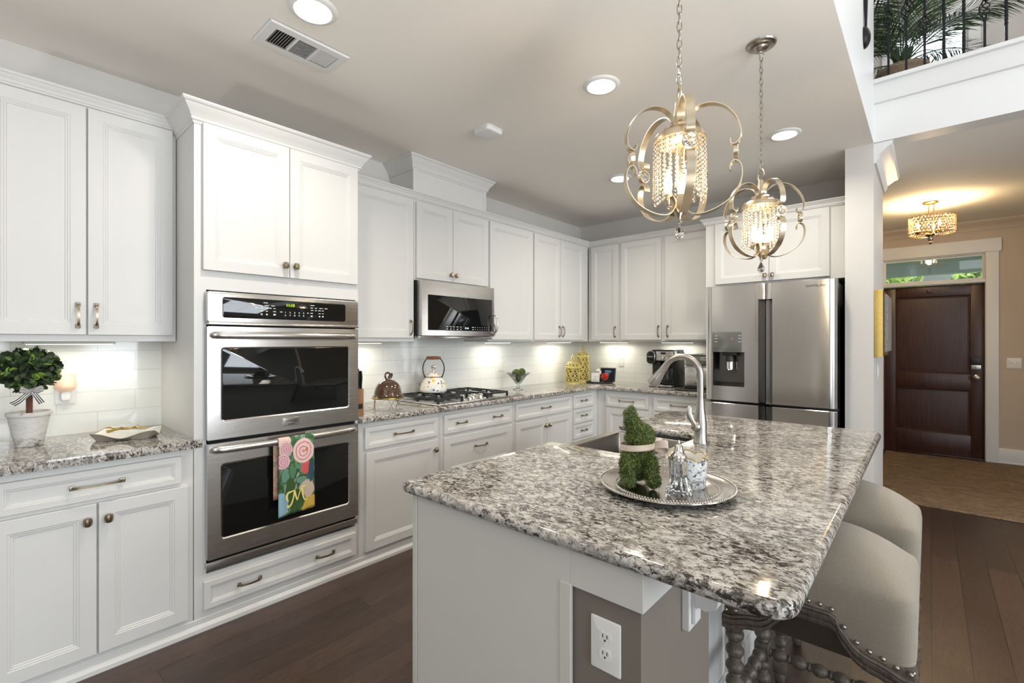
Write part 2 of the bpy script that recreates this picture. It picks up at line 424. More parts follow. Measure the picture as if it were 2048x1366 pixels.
def tag(o, label, cat, group=None, kind=None):
    o['label'] = label
    if cat: o['category'] = cat
    if group: o['group'] = group
    if kind: o['kind'] = kind
    return o
def thing(name, label, cat, loc=(0, 0, 0), rz=0.0, group=None):
    o = bpy.data.objects.new(name, None); COL.objects.link(o); o.empty_display_size = 0.05
    o.location = loc; o.rotation_euler = (0, 0, rz)
    return tag(o, label, cat, group)
def struct(o, label=None):
    o['kind'] = 'structure'
    if label: o['label'] = label
    return o
def dup(root, loc, rz=None, label=None):
    c = root.copy(); COL.objects.link(c); c.location = loc
    if rz is not None: c.rotation_euler = (0, 0, rz)
    if label: c['label'] = label
    for a in list(root.children):
        b = a.copy(); COL.objects.link(b); b.parent = c
        for d in list(a.children):
            e = d.copy(); COL.objects.link(e); e.parent = b
    return c
def arc(c, r, a0, a1, n, f=lambda x, y: (x, y, 0)):
    return [f(c[0] + r * math.cos(R(a0 + (a1 - a0) * i / n)), c[1] + r * math.sin(R(a0 + (a1 - a0) * i / n))) for i in range(n + 1)]
def smooth_path(P, n=6):
    P = [Vector(p) for p in P]; out = []
    for i in range(len(P) - 1):
        p0 = P[max(i - 1, 0)]; p1 = P[i]; p2 = P[i + 1]; p3 = P[min(i + 2, len(P) - 1)]
        for k in range(n):
            t = k / n
            out.append(0.5 * ((2 * p1) + (p2 - p0) * t + (2 * p0 - 5 * p1 + 4 * p2 - p3) * t * t + (3 * p1 - p0 - 3 * p2 + p3) * t ** 3))
    out.append(P[-1]); return [tuple(p) for p in out]
def fillet(poly, rad, n=6):
    out = []; N = len(poly)
    for i in range(N):
        p = Vector(poly[i]); a = Vector(poly[i - 1]); b = Vector(poly[(i + 1) % N])
        r = rad[i] if isinstance(rad, (list, tuple)) else rad
        if r <= 0: out.append(tuple(p)); continue
        u = (a - p).normalized(); w = (b - p).normalized()
        p1 = p + u * r; p2 = p + w * r; cc = p + u * r + w * r
        for k in range(n + 1):
            t = k / n * PI / 2
            q = cc - w * r * math.cos(t) - u * r * math.sin(t)
            out.append((q.x, q.y))
    return out
def slab(poly, z0, z1, bev, seg=5, mi=0, mb=None):
    mb = mb or MB(); bm = bmesh.new()
    vb = [bm.verts.new((p[0], p[1], z0)) for p in poly]; f = bm.faces.new(vb)
    r = bmesh.ops.extrude_face_region(bm, geom=[f])
    for v in r['geom']:
        if isinstance(v, bmesh.types.BMVert): v.co.z = z1
    bm.normal_update()
    ed = [e for e in bm.edges if abs(e.verts[0].co.z - e.verts[1].co.z) < 1e-6]
    bmesh.ops.bevel(bm, geom=ed, offset=bev, segments=seg, profile=0.5, affect='EDGES', clamp_overlap=True)
    return mb.take(bm, mi)
def text_mesh(name, txt, size, m, parent, loc, rot, ext=0.0006, align='CENTER', xs=1.0, shear=0.0):
    cu = bpy.data.curves.new(name, 'FONT'); cu.body = txt; cu.size = size; cu.extrude = ext; cu.align_x = align; cu.align_y = 'CENTER'; cu.shear = shear; cu.resolution_u = 3
    t = bpy.data.objects.new('tmp', cu); COL.objects.link(t)
    dg = bpy.context.evaluated_depsgraph_get(); dg.update()
    me = bpy.data.meshes.new_from_object(t.evaluated_get(dg)); bpy.data.objects.remove(t); bpy.data.curves.remove(cu)
    me.transform(Matrix.Diagonal((xs, 1, 1, 1))); me.transform(Matrix.Translation(loc) @ rot.to_4x4())
    me.materials.clear(); me.materials.append(M[m]); me.name = name
    o = bpy.data.objects.new(name, me); COL.objects.link(o); o.parent = parent
    return o
FRONT = Matrix.Rotation(R(90), 3, 'X')           # text that reads from local -Y
CEIL = 2.76

# ---------------------------------------------------------------- the setting
def sbox(name, a, b, m, label=None, **k):
    return struct(MB().box(*a, *b, **k).build(name, m), label)
sbox('floor', (-0.15, -5.1, -0.1), (8.6, 7.8, 0.0), 'floor', 'dark brown oak plank floor')
mb = MB(); mb.box(0, -5.0, CEIL, 2.899, 4.1495, CEIL + .004); mb.box(0, 4.1495, CEIL, 2.735, 4.88, CEIL + .12); mb.box(0, -5.0, CEIL + .004, 2.78, 4.1495, CEIL + .12); struct(mb.build('ceiling', 'ceil', smooth=0), 'flat greige ceiling over the kitchen')
sbox('wall_left', (-0.15, -5.1, 0), (0, 5.03, CEIL + 0.1), 'wall', 'greige wall behind the oven and cooktop run')
sbox('wall_back', (0, 4.88, 0), (2.735, 5.03, CEIL + 0.1), 'wall', 'greige wall behind the fridge run')
sbox('wall_stub', (2.735, 4.15, 0), (2.90, 5.03, CEIL + 0.02), 'wall', 'narrow wall end beside the fridge')
sbox('wall_upper', (2.78, -5.0, CEIL + .004), (2.90, 4.15, 5.57), 'white', 'tall white wall above the edge of the kitchen ceiling')
# hall and upper landing
mb = MB(); mb.box(0.7, 5.032, CEIL, 2.905, 7.65, CEIL + .1); mb.box(2.905, 4.30, CEIL, 5.7, 7.65, CEIL + .1); struct(mb.build('ceiling_hall', 'ceil'), 'ceiling of the entry hall')
mb = MB(); mb.box(2.90, 4.15, CEIL, 8.4, 4.30, 3.05)
o = struct(mb.build('wall_balcony', 'white'), 'white beam face under the upstairs railing')
mb = MB(); mb.box(2.895, 4.125, 3.025, 8.4, 4.15, 3.155, 0.003); mb.box(2.895, 4.10, 3.155, 8.4, 4.36, 3.185, 0.008)
struct(mb.build('trim_1', 'white'), 'white cap and fascia board under the upstairs railing')
sbox('floor_upper', (0.7, 4.30, 3.05), (8.4, 7.65, 3.165), 'floor', 'upstairs landing floor')
def wall_with_hole(name, x0, x1, y0, y1, z0, z1, holes, m, axis='x', label=None):
    """a wall running along axis with rectangular holes [(a0,a1,z0,z1)]"""
    mb = MB()
    def bx(a, b, c, d):
        if b - a > 1e-4 and d - c > 1e-4:
            if axis == 'x': mb.box(a, y0, c, b, y1, d)
            else: mb.box(x0, a, c, x1, b, d)
    lo, hi = (x0, x1) if axis == 'x' else (y0, y1)
    cur = lo
    for (a, b, c, d) in sorted(holes):
        bx(cur, a, z0, z1); bx(a, b, z0, c); bx(a, b, d, z1); cur = b
    bx(cur, hi, z0, z1)
    return struct(mb.build(name, m, smooth=0), label)
DX0, DX1 = 2.757, 3.672
wall_with_hole('wall_entry', 0.7, 5.7, 7.65, 7.80, 0, 2.9, [(DX0 - .01, DX1 + .01, 0, 2.40)], 'hallwall', label='greige wall around the front door, lamp warmth in its colour')
sbox('wall_hall_left', (0.58, 5.03, 0), (0.7, 7.8, 2.9), 'hallwall'); sbox('wall_hall_right', (5.7, 4.30, 0), (5.82, 7.8, 2.9), 'hallwall')
# upper landing walls
UX0, UX1 = 2.84, 3.535
wall_with_hole('wall_landing', 0.7, 8.4, 7.65, 7.80, 3.05, 5.7, [(UX0, UX1, 3.75, 5.19)], 'wall', label='wall of the upstairs landing')
sbox('ceiling_upper', (0.7, -5.0, 5.57), (8.4, 7.8, 5.69), 'ceil'); sbox('wall_landing_left', (0.58, 3.7, 2.9), (0.7, 7.8, 5.7), 'wall')
sbox('wall_landing_near', (0.7, 3.7, 2.9), (2.779, 3.82, 5.57), 'wall')
# great room behind the camera
wall_with_hole('wall_rear', -0.15, 8.6, -5.1, -4.95, 0, 5.7, [(3.85, 5.35, 0.6, 3.2), (5.85, 7.35, 0.6, 3.2)], 'wall')
wall_with_hole('wall_right', 8.4, 8.55, -5.1, 7.8, 0, 5.7, [(-1.5, 0.3, 0.6, 3.2), (1.3, 3.1, 0.6, 3.2)], 'wall', axis='y')
def window(name, x0, x1, y, z0, z1, axis='x', muntin=True):
    mb = MB(); w = 0.09
    def bx(a, b, c, d, t0=-.03, t1=.05):
        if axis == 'x': mb.box(a, y + t0, c, b, y + t1, d, 0.004)
        else: mb.box(y - t1, a, c, y - t0, b, d, 0.004)
    bx(x0 - w, x0, z0 - w, z1 + w); bx(x1, x1 + w, z0 - w, z1 + w); bx(x0, x1, z0 - w, z0); bx(x0, x1, z1, z1 + w)
    if muntin: bx(x0, x1, (z0 + z1) / 2 - .02, (z0 + z1) / 2 + .02, 0, .03); bx((x0 + x1) / 2 - .02, (x0 + x1) / 2 + .02, z0, z1, 0, .03)
    return struct(mb.build(name, 'white'))
window('window_2', 3.85, 5.35, -4.93, 0.6, 3.2); window('window_3', 5.85, 7.35, -4.93, 0.6, 3.2)
window('window_4', -1.5, 0.3, 8.38, 0.6, 3.2, 'y'); window('window_5', 1.3, 3.1, 8.38, 0.6, 3.2, 'y')
# upstairs window with its wide casing
w7 = bpy.data.objects.new('window_6', None); COL.objects.link(w7); struct(w7, 'bright upstairs window behind the palm')
mb = MB(); mb.box(UX1, 7.62, 3.66, UX1 + .10, 7.65, 5.19, .003); mb.box(UX0 - .10, 7.62, 3.66, UX0, 7.65, 5.19, .003); mb.box(UX0 - .13, 7.61, 5.19, UX1 + .13, 7.65, 5.33, .003); mb.box(UX0 - .12, 7.60, 3.66, UX1 + .12, 7.65, 3.75, .003)
mb.box(UX0, 7.68, 3.75, UX0 + .04, 7.73, 5.19); mb.box(UX1 - .04, 7.68, 3.75, UX1, 7.73, 5.19); mb.box(UX0, 7.68, 4.45, UX1, 7.73, 4.49)
mb.build('window_frame', 'white', w7)
# tiled backsplash
mb = MB(); mb.box(0.0005, -0.03, 0.90, 0.009, 0.675, 1.38); mb.box(0.0005, 1.525, 0.90, 0.009, 4.88, 1.86); mb.box(0.009, 4.871, 0.90, 1.78, 4.8795, 1.38)
struct(mb.build('wall_tile_backsplash', 'tile', smooth=0), 'glossy white subway tile backsplash')
# front door, transom, casing
d1 = bpy.data.objects.new('door_1', None); COL.objects.link(d1); struct(d1, 'dark mahogany two panel front door'); d1.location = (DX0, 7.70, 0)
def ringpanel(mb, x0, x1, z0, z1, y0, prof, mi=0, back=None):
    """nested rectangles: prof [(inset, y)], last one filled; optional side walls back to y=back"""
    vv = []; ff = []
    L = list(prof)
    if back is not None: L = [(L[0][0], back)] + L
    for (i, y) in L: vv += [(x0 + i, y0 + y, z0 + i), (x1 - i, y0 + y, z0 + i), (x1 - i, y0 + y, z1 - i), (x0 + i, y0 + y, z1 - i)]
    for k in range(len(L) - 1):
        for q in range(4): ff.append((4 * k + q, 4 * k + (q + 1) % 4, 4 * k + 4 + (q + 1) % 4, 4 * k + 4 + q))
    n = len(L) - 1; ff.append((4 * n, 4 * n + 1, 4 * n + 2, 4 * n + 3))
    if back is not None: ff.append((3, 2, 1, 0))
    return mb.add(vv, ff, mi)
mb = MB(); dw = DX1 - DX0
# door leaf: stiles and rails with two recessed panels
pz = [(0.265, 0.80), (0.985, 1.92)]
st = 0.115
mb.box(0, 0, 0.012, st, .045, 2.05, .002); mb.box(dw - st, 0, 0.012, dw, .045, 2.05, .002)
for (a, b) in ((0.012, pz[0][0]), (pz[0][1], pz[1][0]), (pz[1][1], 2.05)): mb.box(st, 0, a, dw - st, .045, b, .002)
for (a, b) in pz: ringpanel(mb, st, dw - st, a, b, 0, [(0, 0.0), (.012, .014), (.018, .014), (.024, .022), (.06, .016)])
mb.build('door_leaf', 'doorwood', d1)
mb = MB(); kx = dw - .07
mb.lathe([(0, 0), (.032, 0), (.034, -.006), (.016, -.012), (.013, -.03), (.03, -.04), (.038, -.055), (.034, -.07), (.018, -.08), (0, -.082)], 24, (kx, 0, 0.955), 0, 'y'); mb.build('door_knob', 'nickel', d1)
mb = MB(); mb.box(kx - .045, -.022, 1.045, kx + .04, 0, 1.10, .004, 0); mb.box(kx - .045, -.03, 1.10, kx + .04, 0, 1.19, .004, 1); mb.box(kx - .008, -.04, 1.06, kx + .008, -.02, 1.085, .003, 0); mb.build('deadbolt', ['nickel', 'black'], d1)
mb = MB(); mb.box(dw * .45, -.012, 1.965, dw * .45 + .05, 0, 2.01, .003); mb.build('door_sensor', 'doorwood', d1)
mb = MB(); [mb.box(-.004, -.008, z, .012, .002, z + .1, .002) for z in (.2, 1.0, 1.75)]; mb.build('hinge', 'iron', d1)
mb = MB(); c = 0.105
mb.box(DX1 + .005, 7.625, 0, DX1 + .005 + c, 7.65, 2.41, .003); mb.box(DX0 - c, 7.625, 0, DX0 - .005, 7.65, 2.41, .003)
mb.box(DX0 - c - .02, 7.612, 2.395, DX1 + c + .025, 7.65, 2.545, .004)
mb.box(DX0 - .005, 7.64, 2.055, DX1 + .005, 7.74, 2.092, .003); mb.box(DX1, 7.64, 0, DX1 + .012, 7.74, 2.40); mb.box(DX0 - .012, 7.64, 0, DX0, 7.74, 2.40); mb.box(DX0, 7.64, 2.385, DX1, 7.74, 2.40)
struct(mb.build('trim_2', 'white'), 'flat casing around the front door and transom')
mb = MB(); mb.box(DX0 - .0, 7.66, 0.0, DX1, 7.76, .014, .004); struct(mb.build('trim_3', 'doorwood'), 'dark threshold under the front door')
w1 = bpy.data.objects.new('window_1', None); COL.objects.link(w1); struct(w1, 'transom window above the front door')
mb = MB(); a, b, z0, z1 = DX0, DX1, 2.092, 2.385
mb.box(a, 7.68, z0, b, 7.71, z0 + .018); mb.box(a, 7.68, z1 - .02, b, 7.71, z1); mb.box(a, 7.68, z0 + .018, a + .022, 7.71, z1 - .02); mb.box(b - .022, 7.68, z0 + .018, b, 7.71, z1 - .02); mb.build('window_frame', 'white', w1)
mb = MB(); mb.box(a + .01, 7.69, z0 + .01, b - .01, 7.694, z1 - .01); mb.build('pane', 'glass', w1)
# porch outside
M['porch'] = mat('porch_ceiling_paint', (0.42, 0.50, 0.49), 0.6, var=.03, scale=6)
M['bark'] = mat('outdoor_wall_paint', (0.75, 0.76, 0.78), 0.7, var=.03, scale=6)
struct(MB().box(0.0, 7.8, 2.64, 7.0, 10.4, 2.74).build('ceiling_porch', 'porch'), 'pale teal porch ceiling outside the transom')
struct(MB().box(0.0, 10.2, 2.46, 7.0, 10.4, 2.64).build('wall_porch_beam', 'porch'), 'white beam at the edge of the porch')
struct(MB().box(-6, 7.8, -.3, 14, 30, -.1).build('ground', mat('lawn', (.08, .13, .04), .9, var=.3, scale=3)))
# crown and base mouldings
def moulding(mb, pts, prof, mi=0):
    """mitred moulding: pts 2-D path with outward normal to the right, prof [(out, z)] ; path kept straight per segment"""
    n = len(pts); vv = []; ff = []; m = len(prof)
    for i in range(n):
        p = Vector(pts[i]); d0 = (p - Vector(pts[i - 1])).normalized() if i > 0 else None; d1_ = (Vector(pts[i + 1]) - p).normalized() if i < n - 1 else None
        n0 = Vector((d0.y, -d0.x)) if d0 else None; n1 = Vector((d1_.y, -d1_.x)) if d1_ else None
        if n0 is None: nn = n1
        elif n1 is None: nn = n0
        else:
            nn = n0 + n1; nn = nn / (1 + n0.dot(n1))
        for (o, z) in prof: vv.append((p.x + nn.x * o, p.y + nn.y * o, z))
    for i in range(n - 1):
        for q in range(m):
            q2 = (q + 1) % m; ff.append((i * m + q, i * m + q2, (i + 1) * m + q2, (i + 1) * m + q))
    ff.append(list(range(m))[::-1]); ff.append([(n - 1) * m + q for q in range(m)])
    return mb.add(vv, ff, mi)
def crown_prof(z0, z1, out):
    h = z1 - z0
    return [(-.02, z0), (.004, z0), (.007, z0 + .10 * h), (.014, z0 + .16 * h), (.014, z0 + .26 * h), (.018, z0 + .32 * h), (out * .45, z0 + .50 * h), (out * .72, z0 + .70 * h), (out * .80, z0 + .80 * h), (out * .92, z0 + .84 * h), (out, z0 + .92 * h), (out, z1), (-.02, z1)]
mb = MB(); moulding(mb, [(0.7, 7.65), (5.7, 7.65)], [(-.001, CEIL - .11), (.012, CEIL - .11), (.016, CEIL - .085), (.05, CEIL - .045), (.075, CEIL - .03), (.085, CEIL - .012), (.085, CEIL - .001), (-.001, CEIL - .001)])
HC = [(0.0, CEIL - .14), (.015, CEIL - .14), (.02, CEIL - .12), (.03, CEIL - .105), (.03, CEIL - .085), (.075, CEIL - .04), (.095, CEIL - .03), (.105, CEIL - .012), (.105, CEIL - .002), (0.0, CEIL - .002)]
struct(mb.build('trim_4', 'hallwall'), 'crown moulding above the front door')
mb = MB(); moulding(mb, [(2.735, 5.03), (2.90, 5.03), (2.90, 4.16)][::-1], HC)
struct(mb.build('trim_5', 'white'), 'short white crown moulding beside the fridge wall')
mb = MB(); mb.box(DX1 + c, 7.635, 0, 5.7, 7.65, .17, .003); mb.box(DX1 + c, 7.628, 0, 5.7, 7.65, .02, .003); struct(mb.build('baseboard_entry', 'white'), 'white baseboard right of the front door')
mb = MB(); mb.box(2.90, 4.15, 0, 2.914, 5.03, .14, .003); struct(mb.build('baseboard_stub', 'white'))

# ---------------------------------------------------------------- cabinets
def handle_mb(mb, c, L, vert, proud=0.030):
    """arched bar pull with flared square feet; c = (x, y front, z) centre; front is -Y"""
    x, y, z = c
    def P(u, d): return (x, y - d, z + u) if vert else (x + u, y - d, z)
    pts = [P(-L / 2 + .004, .0), P(-L / 2 + .006, .014), P(-L / 2 + .012, .022), P(-L / 4, proud - .003), P(0, proud), P(L / 4, proud - .003), P(L / 2 - .012, .022), P(L / 2 - .006, .014), P(L / 2 - .004, 0)]
    pts = smooth_path(pts, 3)
    sd = (1, 0, 0) if vert else (0, 0, 1)
    mb.sweep(pts, [(-.0055, -.003), (-.0055, .003), (.0055, .003), (.0055, -.003)], side=sd, scale=lambda t: 1.45 - .75 * math.sin(PI * t) ** .6)
    for s in (-1, 1):
        u = s * (L / 2 - .004); w = .009
        a, b = P(u - .008, 0), P(u + .008, .008)
        if vert: mb.box(x - w, y - .008, z + u - .009, x + w, y, z + u + .009, .002)
        else: mb.box(x + u - .009, y - .008, z - w, x + u + .009, y, z + w, .002)
def knob_mb(mb, c):
    x, y, z = c
    mb.lathe([(.010, 0), (.006, -.004), (.005, -.012), (.006, -.014)], 12, c, 0, 'y')
    pr = [(.009, -.017), (.0125, -.015), (.0145, -.008), (.0155, 0), (.0145, .008), (.0125, .015), (.009, .017)]
    mb.lathe(pr, 16, (x, y - .021, z), 0, 'z', fn=lambda a, zz: 1.0 - .12 * abs(math.sin(2 * a)))
DOORP = [(0, -.018), (.002, -.020), (.052, -.020), (.055, -.0175), (.060, -.0175), (.063, -.0145), (.068, -.0145), (.071, -.0115), (.074, -.0115)]
DRWP = [(0, -.018), (.002, -.020), (.026, -.020), (.028, -.0175), (.032, -.0175), (.034, -.0145), (.037, -.0145), (.039, -.0115), (.041, -.0115)]
def cab_front(root, name, x0, x1, z0, z1, yf, kind='door', hw=None):
    """a door or drawer front with its hardware as children; hw: list of ('pull'|'vpull'|'knob', x, z, length)"""
    mb = MB(); ringpanel(mb, x0, x1, z0, z1, yf, DOORP if kind == 'door' else DRWP, back=0.0)
    d = mb.build(name, 'cab', root, smooth=20)
    for h in (hw or []):
        k = MB()
        if h[0] == 'knob': knob_mb(k, (h[1], yf - .020, h[2]))
        else: handle_mb(k, (h[1], yf - .020, h[2]), h[3], h[0] == 'vpull')
        k.build('knob' if h[0] == 'knob' else 'handle', 'brass', d)
    return d
def carcass(root, w, depth, z0, z1, toe=None):
    mb = MB(); mb.box(0, -depth, z0, w, 0, z1, .0015)
    if toe: mb.box(0, -depth + .002, 0, w, 0, z0)
    return mb.build('cabinet_body', 'cab', root, smooth=20)
def cab(name, label, cat, run, u0, w, depth, z0, z1, group=None, toe=False):
    """run 'L': wall x=0, u is world y; run 'B': wall y=4.88, u is world x"""
    loc, rz = ((0.003, u0, 0), R(90)) if run == 'L' else ((u0, 4.877, 0), 0)
    t = thing(name, label, cat, loc, rz, group); carcass(t, w, depth, z0, z1, toe); return t
FB = 0.60; FU = 0.31                      # face-frame planes of base and upper cabinets
TOP = 0.878
def base(label, run, u0, u1): return cab('base_cabinet', label, 'cabinet', run, u0, u1 - u0, FB, .06, TOP - .001, None, True)
def upper(label, run, u0, u1, z0=1.372, z1=2.455, d=FU): return cab('wall_cabinet', label, 'cabinet', run, u0, u1 - u0, d, z0, z1)
# left of the ovens
c = base('white base cabinet under the topiary, one wide drawer over two doors', 'L', 0.0, .672)
cab_front(c, 'drawer', .04, .622, .722, .846, -FB, 'drawer', [('pull', .331, .785, .165)])
cab_front(c, 'door', .022, .327, .085, .705, -FB, 'door', [('knob', .297, .64)]); cab_front(c, 'door', .333, .648, .085, .705, -FB, 'door', [('knob', .363, .64)])
c = upper('white wall cabinet above the topiary with two tall doors and vertical pulls', 'L', 0.0, .672)
cab_front(c, 'door', .012, .328, 1.402, 2.432, -FU, 'door', [('vpull', .30, 1.49, .105)]); cab_front(c, 'door', .334, .655, 1.402, 2.432, -FU, 'door', [('vpull', .362, 1.49, .105)])
mb = MB(); moulding(mb, [(-FU if False else 0, -FU), (.672, -FU)], crown_prof(2.43, 2.492, .035)); mb.build('crown_moulding', 'cab', c, smooth=20)
# cabinet around the double oven
OV0, OV1 = .675, 1.525
c = cab('oven_cabinet', 'tall white cabinet around the double wall oven', 'cabinet', 'L', OV0, OV1 - OV0, .60, .06, .262, None, True)
mb = MB(); w = OV1 - OV0
mb.box(0, -.60, .262, .05, 0, 1.62); mb.box(w - .018, -.60, .262, w, 0, 1.62); mb.box(.05, -.03, .262, w - .018, 0, 1.62); mb.box(0, -.60, 1.62, w, 0, 2.45)
mb.build('cabinet_frame', 'cab', c, smooth=20)
cab_front(c, 'door', .033, .434, 1.712, 2.408, -.60, 'door', [('knob', .408, 1.775)]); cab_front(c, 'door', .438, .838, 1.712, 2.408, -.60, 'door', [('knob', .464, 1.775)])
cab_front(c, 'drawer', .036, .828, .10, .232, -.60, 'drawer', [('pull', .235, .166, .105), ('pull', .633, .166, .105)])
mb = MB(); moulding(mb, [(0, -.3), (0, -.60), (w, -.60), (w, -.3)], crown_prof(2.40, 2.497, .058)); mb.build('crown_moulding', 'cab', c, smooth=20)
# right of the ovens, base run
c = base('white base cabinet right of the ovens, drawer over one knobbed door', 'L', 1.526, 2.163)
cab_front(c, 'drawer', .036, .604, .714, .846, -FB, 'drawer', [('pull', .32, .78, .15)]); cab_front(c, 'door', .044, .606, .087, .690, -FB, 'door', [('knob', .575, .625)])
c = base('white drawer base under the cooktop, wide drawer with two pulls', 'L', 2.164, 2.939)
cab_front(c, 'drawer', .024, .748, .714, .848, -FB, 'drawer', [('pull', .19, .78, .10), ('pull', .575, .78, .10)])
cab_front(c, 'drawer', .024, .748, .40, .690, -FB, 'door', [('pull', .386, .585, .13)]); cab_front(c, 'drawer', .024, .748, .087, .385, -FB, 'door', [('pull', .386, .28, .13)])
c = base('white base cabinet right of the cooktop, one drawer over a pair of doors', 'L', 2.940, 3.788)
cab_front(c, 'drawer', .022, .834, .714, .849, -FB, 'drawer', [('pull', .428, .783, .13)])
cab_front(c, 'door', .022, .437, .087, .690, -FB, 'door', [('knob', .41, .625)]); cab_front(c, 'door', .441, .834, .087, .690, -FB, 'door', [('knob', .468, .625)])
c = base('narrow white base cabinet of four stacked drawers in the corner', 'L', 3.789, 4.2785)
for (a, b) in ((.722, .855), (.575, .709), (.428, .562), (.087, .414)): cab_front(c, 'drawer', .022, .385, a, b, -FB, 'drawer', [('pull', .20, (a + b) / 2, .095)])
# back run, base
c = base('white base cabinet below the smart display, drawer over a door', 'B', .6045, 1.196)
cab_front(c, 'drawer', .1085, .566, .716, .842, -FB, 'drawer', [('pull', .337, .78, .16)]); cab_front(c, 'door', .1085, .566, .087, .695, -FB, 'door', [('knob', .535, .63)])
c = base('white base cabinet beside the fridge, drawer over a door', 'B', 1.197, 1.755)
cab_front(c, 'drawer', .03, .525, .716, .842, -FB, 'drawer', [('pull', .28, .78, .17)]); cab_front(c, 'door', .03, .525, .087, .695, -FB, 'door', [('knob', .06, .63)])
# uppers
c = upper('white wall cabinet between the ovens and the microwave, one tall door', 'L', 1.526, 2.154)
cab_front(c, 'door', .03, .612, 1.398, 2.42, -FU, 'door', [('vpull', .582, 1.475, .105)])
c = upper('short white wall cabinet above the microwave with two knobs', 'L', 2.155, 2.938, 1.832, 2.455)
cab_front(c, 'door', .012, .368, 1.845, 2.415, -FU, 'door', [('knob', .343, 1.90)]); cab_front(c, 'door', .372, .772, 1.845, 2.415, -FU, 'door', [('knob', .398, 1.90)])
c = upper('white wall cabinet right of the microwave, one tall door', 'L', 2.939, 3.553)
cab_front(c, 'door', .012, .600, 1.388, 2.42, -FU, 'door', [('vpull', .045, 1.475, .105)])
c = upper('white wall cabinet in the left of the corner with two tall doors', 'L', 3.554, 4.548)
cab_front(c, 'door', .014, .443, 1.388, 2.42, -FU, 'door', [('vpull', .415, 1.475, .105)]); cab_front(c, 'door', .449, .885, 1.388, 2.42, -FU, 'door', [('vpull', .477, 1.475, .105)])
c = upper('narrow white corner wall cabinet with one door, above the gold canisters', 'B', .312, .700)
cab_front(c, 'door', .045, .372, 1.388, 2.42, -FU, 'door', [('vpull', .345, 1.475, .11)])
c = upper('wide white wall cabinet with two tall doors, above the coffee maker', 'B', .701, 1.690)
cab_front(c, 'door', .024, .472, 1.388, 2.42, -FU, 'door', [('vpull', .445, 1.475, .11)]); cab_front(c, 'door', .512, .965, 1.388, 2.42, -FU, 'door', [('vpull', .540, 1.475, .11)])
c = upper('deep white wall cabinet above the refrigerator with two knobs', 'B', 1.70, 2.733, 1.85, 2.44, .58)
cab_front(c, 'door', .085, .508, 1.868, 2.395, -.58, 'door', [('knob', .482, 1.915)]); cab_front(c, 'door', .512, .925, 1.868, 2.395, -.58, 'door', [('knob', .538, 1.915)])
mb = MB(); moulding(mb, [(0, -.30), (0, -.58), (1.033, -.58)], crown_prof(2.395, 2.452, .04)); mb.build('crown_moulding', 'cab', c, smooth=20)
mb = MB(); moulding(mb, [(FU, 1.528), (FU, 4.88 - FU), (1.699, 4.88 - FU)], crown_prof(2.425, 2.487, .035)); struct(mb.build('trim_6', 'cab', smooth=20), 'white crown moulding along the wall cabinets')
# boxed chase above the microwave cabinet
mb = MB(); mb.box(0.001, 2.16, 2.456, .30, 2.925, CEIL - .001); mb.box(.285, 2.155, 2.47, .306, 2.185, CEIL - .09, .002); mb.box(.285, 2.90, 2.47, .306, 2.93, CEIL - .09, .002)
moulding(mb, [(.0, 2.155), (.303, 2.155), (.303, 2.93), (.0, 2.93)][::1], [(o, z) for (o, z) in crown_prof(CEIL - .10, CEIL - .001, .06)])
tag(mb.build('vent_chase', 'cab', smooth=20), 'white boxed chase with crown moulding above the microwave cabinet', 'chase')
# base moulding along the cabinets
mb = MB(); moulding(mb, [(.602, -.05), (.602, 4.27), (1.755, 4.27)], [(0, 0), (.016, 0), (.016, .018), (.010, .028), (.004, .034), (.004, .058), (0, .062)]); struct(mb.build('baseboard_cabinets', 'cab', smooth=20), 'white base moulding along the cabinets')
# tall filler beside the fridge is the wall cabinet's; end gable of the counter run
# countertops
CT0, CT1 = TOP, .914
o = slab(fillet([(.010, -.04), (.648, -.04), (.648, .698), (.6405, .698), (.6405, .674), (.010, .674)], [0, 0, .006, .003, 0, 0], 3), CT0, CT1, .014).build('countertop', 'granite', smooth=50)
tag(o, 'speckled granite countertop carrying the topiary left of the ovens', 'countertop')
o = slab(fillet([(.010, 1.527), (.648, 1.527), (.648, 4.232), (1.772, 4.232), (1.772, 4.870), (.010, 4.870)], [0, 0, .012, 0, 0, 0], 3), CT0, CT1, .014).build('countertop', 'granite', smooth=50)
tag(o, 'long L shaped granite countertop around the cooktop and the corner', 'countertop')

# ---------------------------------------------------------------- double oven
t = thing('double_oven', 'stainless steel double wall oven with black glass doors', 'oven', (0, .7185, 0), R(90))
w = .79; yf = -.602
mb = MB(); mb.box(.012, yf, .285, w - .012, -.04, 1.60); mb.build('oven_body', 'blackmatte', t)
mb = MB(); slabp = lambda x0, x1, z0, z1: fillet([(x0, z0), (x1, z0), (x1, z1), (x0, z1)], .012, 4)
def plate(mb, x0, x1, z0, z1, y0, y1, rad=.006, bev=.004, mi=0):
    """rounded upright plate between y0 (back) and y1 (front, smaller)"""
    m2 = slab(fillet([(x0, z0), (x1, z0), (x1, z1), (x0, z1)], rad, 4), 0, y0 - y1, bev, 3)
    vv = [(v[0], y0 - v[2], v[1]) for v in m2.v]; mb.add(vv, m2.f, mi); return mb
plate(mb, 0, w, 1.462, 1.612, yf, yf - .035, .012, .006); plate(mb, .004, w - .004, 1.452, 1.464, yf, yf - .045, .004, .003)
cp = mb.build('control_panel', 'steel', t)
mb = MB(); plate(mb, .065, w - .085, 1.487, 1.588, yf - .035, yf - .037, .012, .0008); mb.build('panel_glass', 'blackglass', cp)
gy = yf - .0378
text_mesh('clock_display', '11:15', .021, 'green_led', cp, (.388, gy, 1.563), FRONT)
mk = MB()
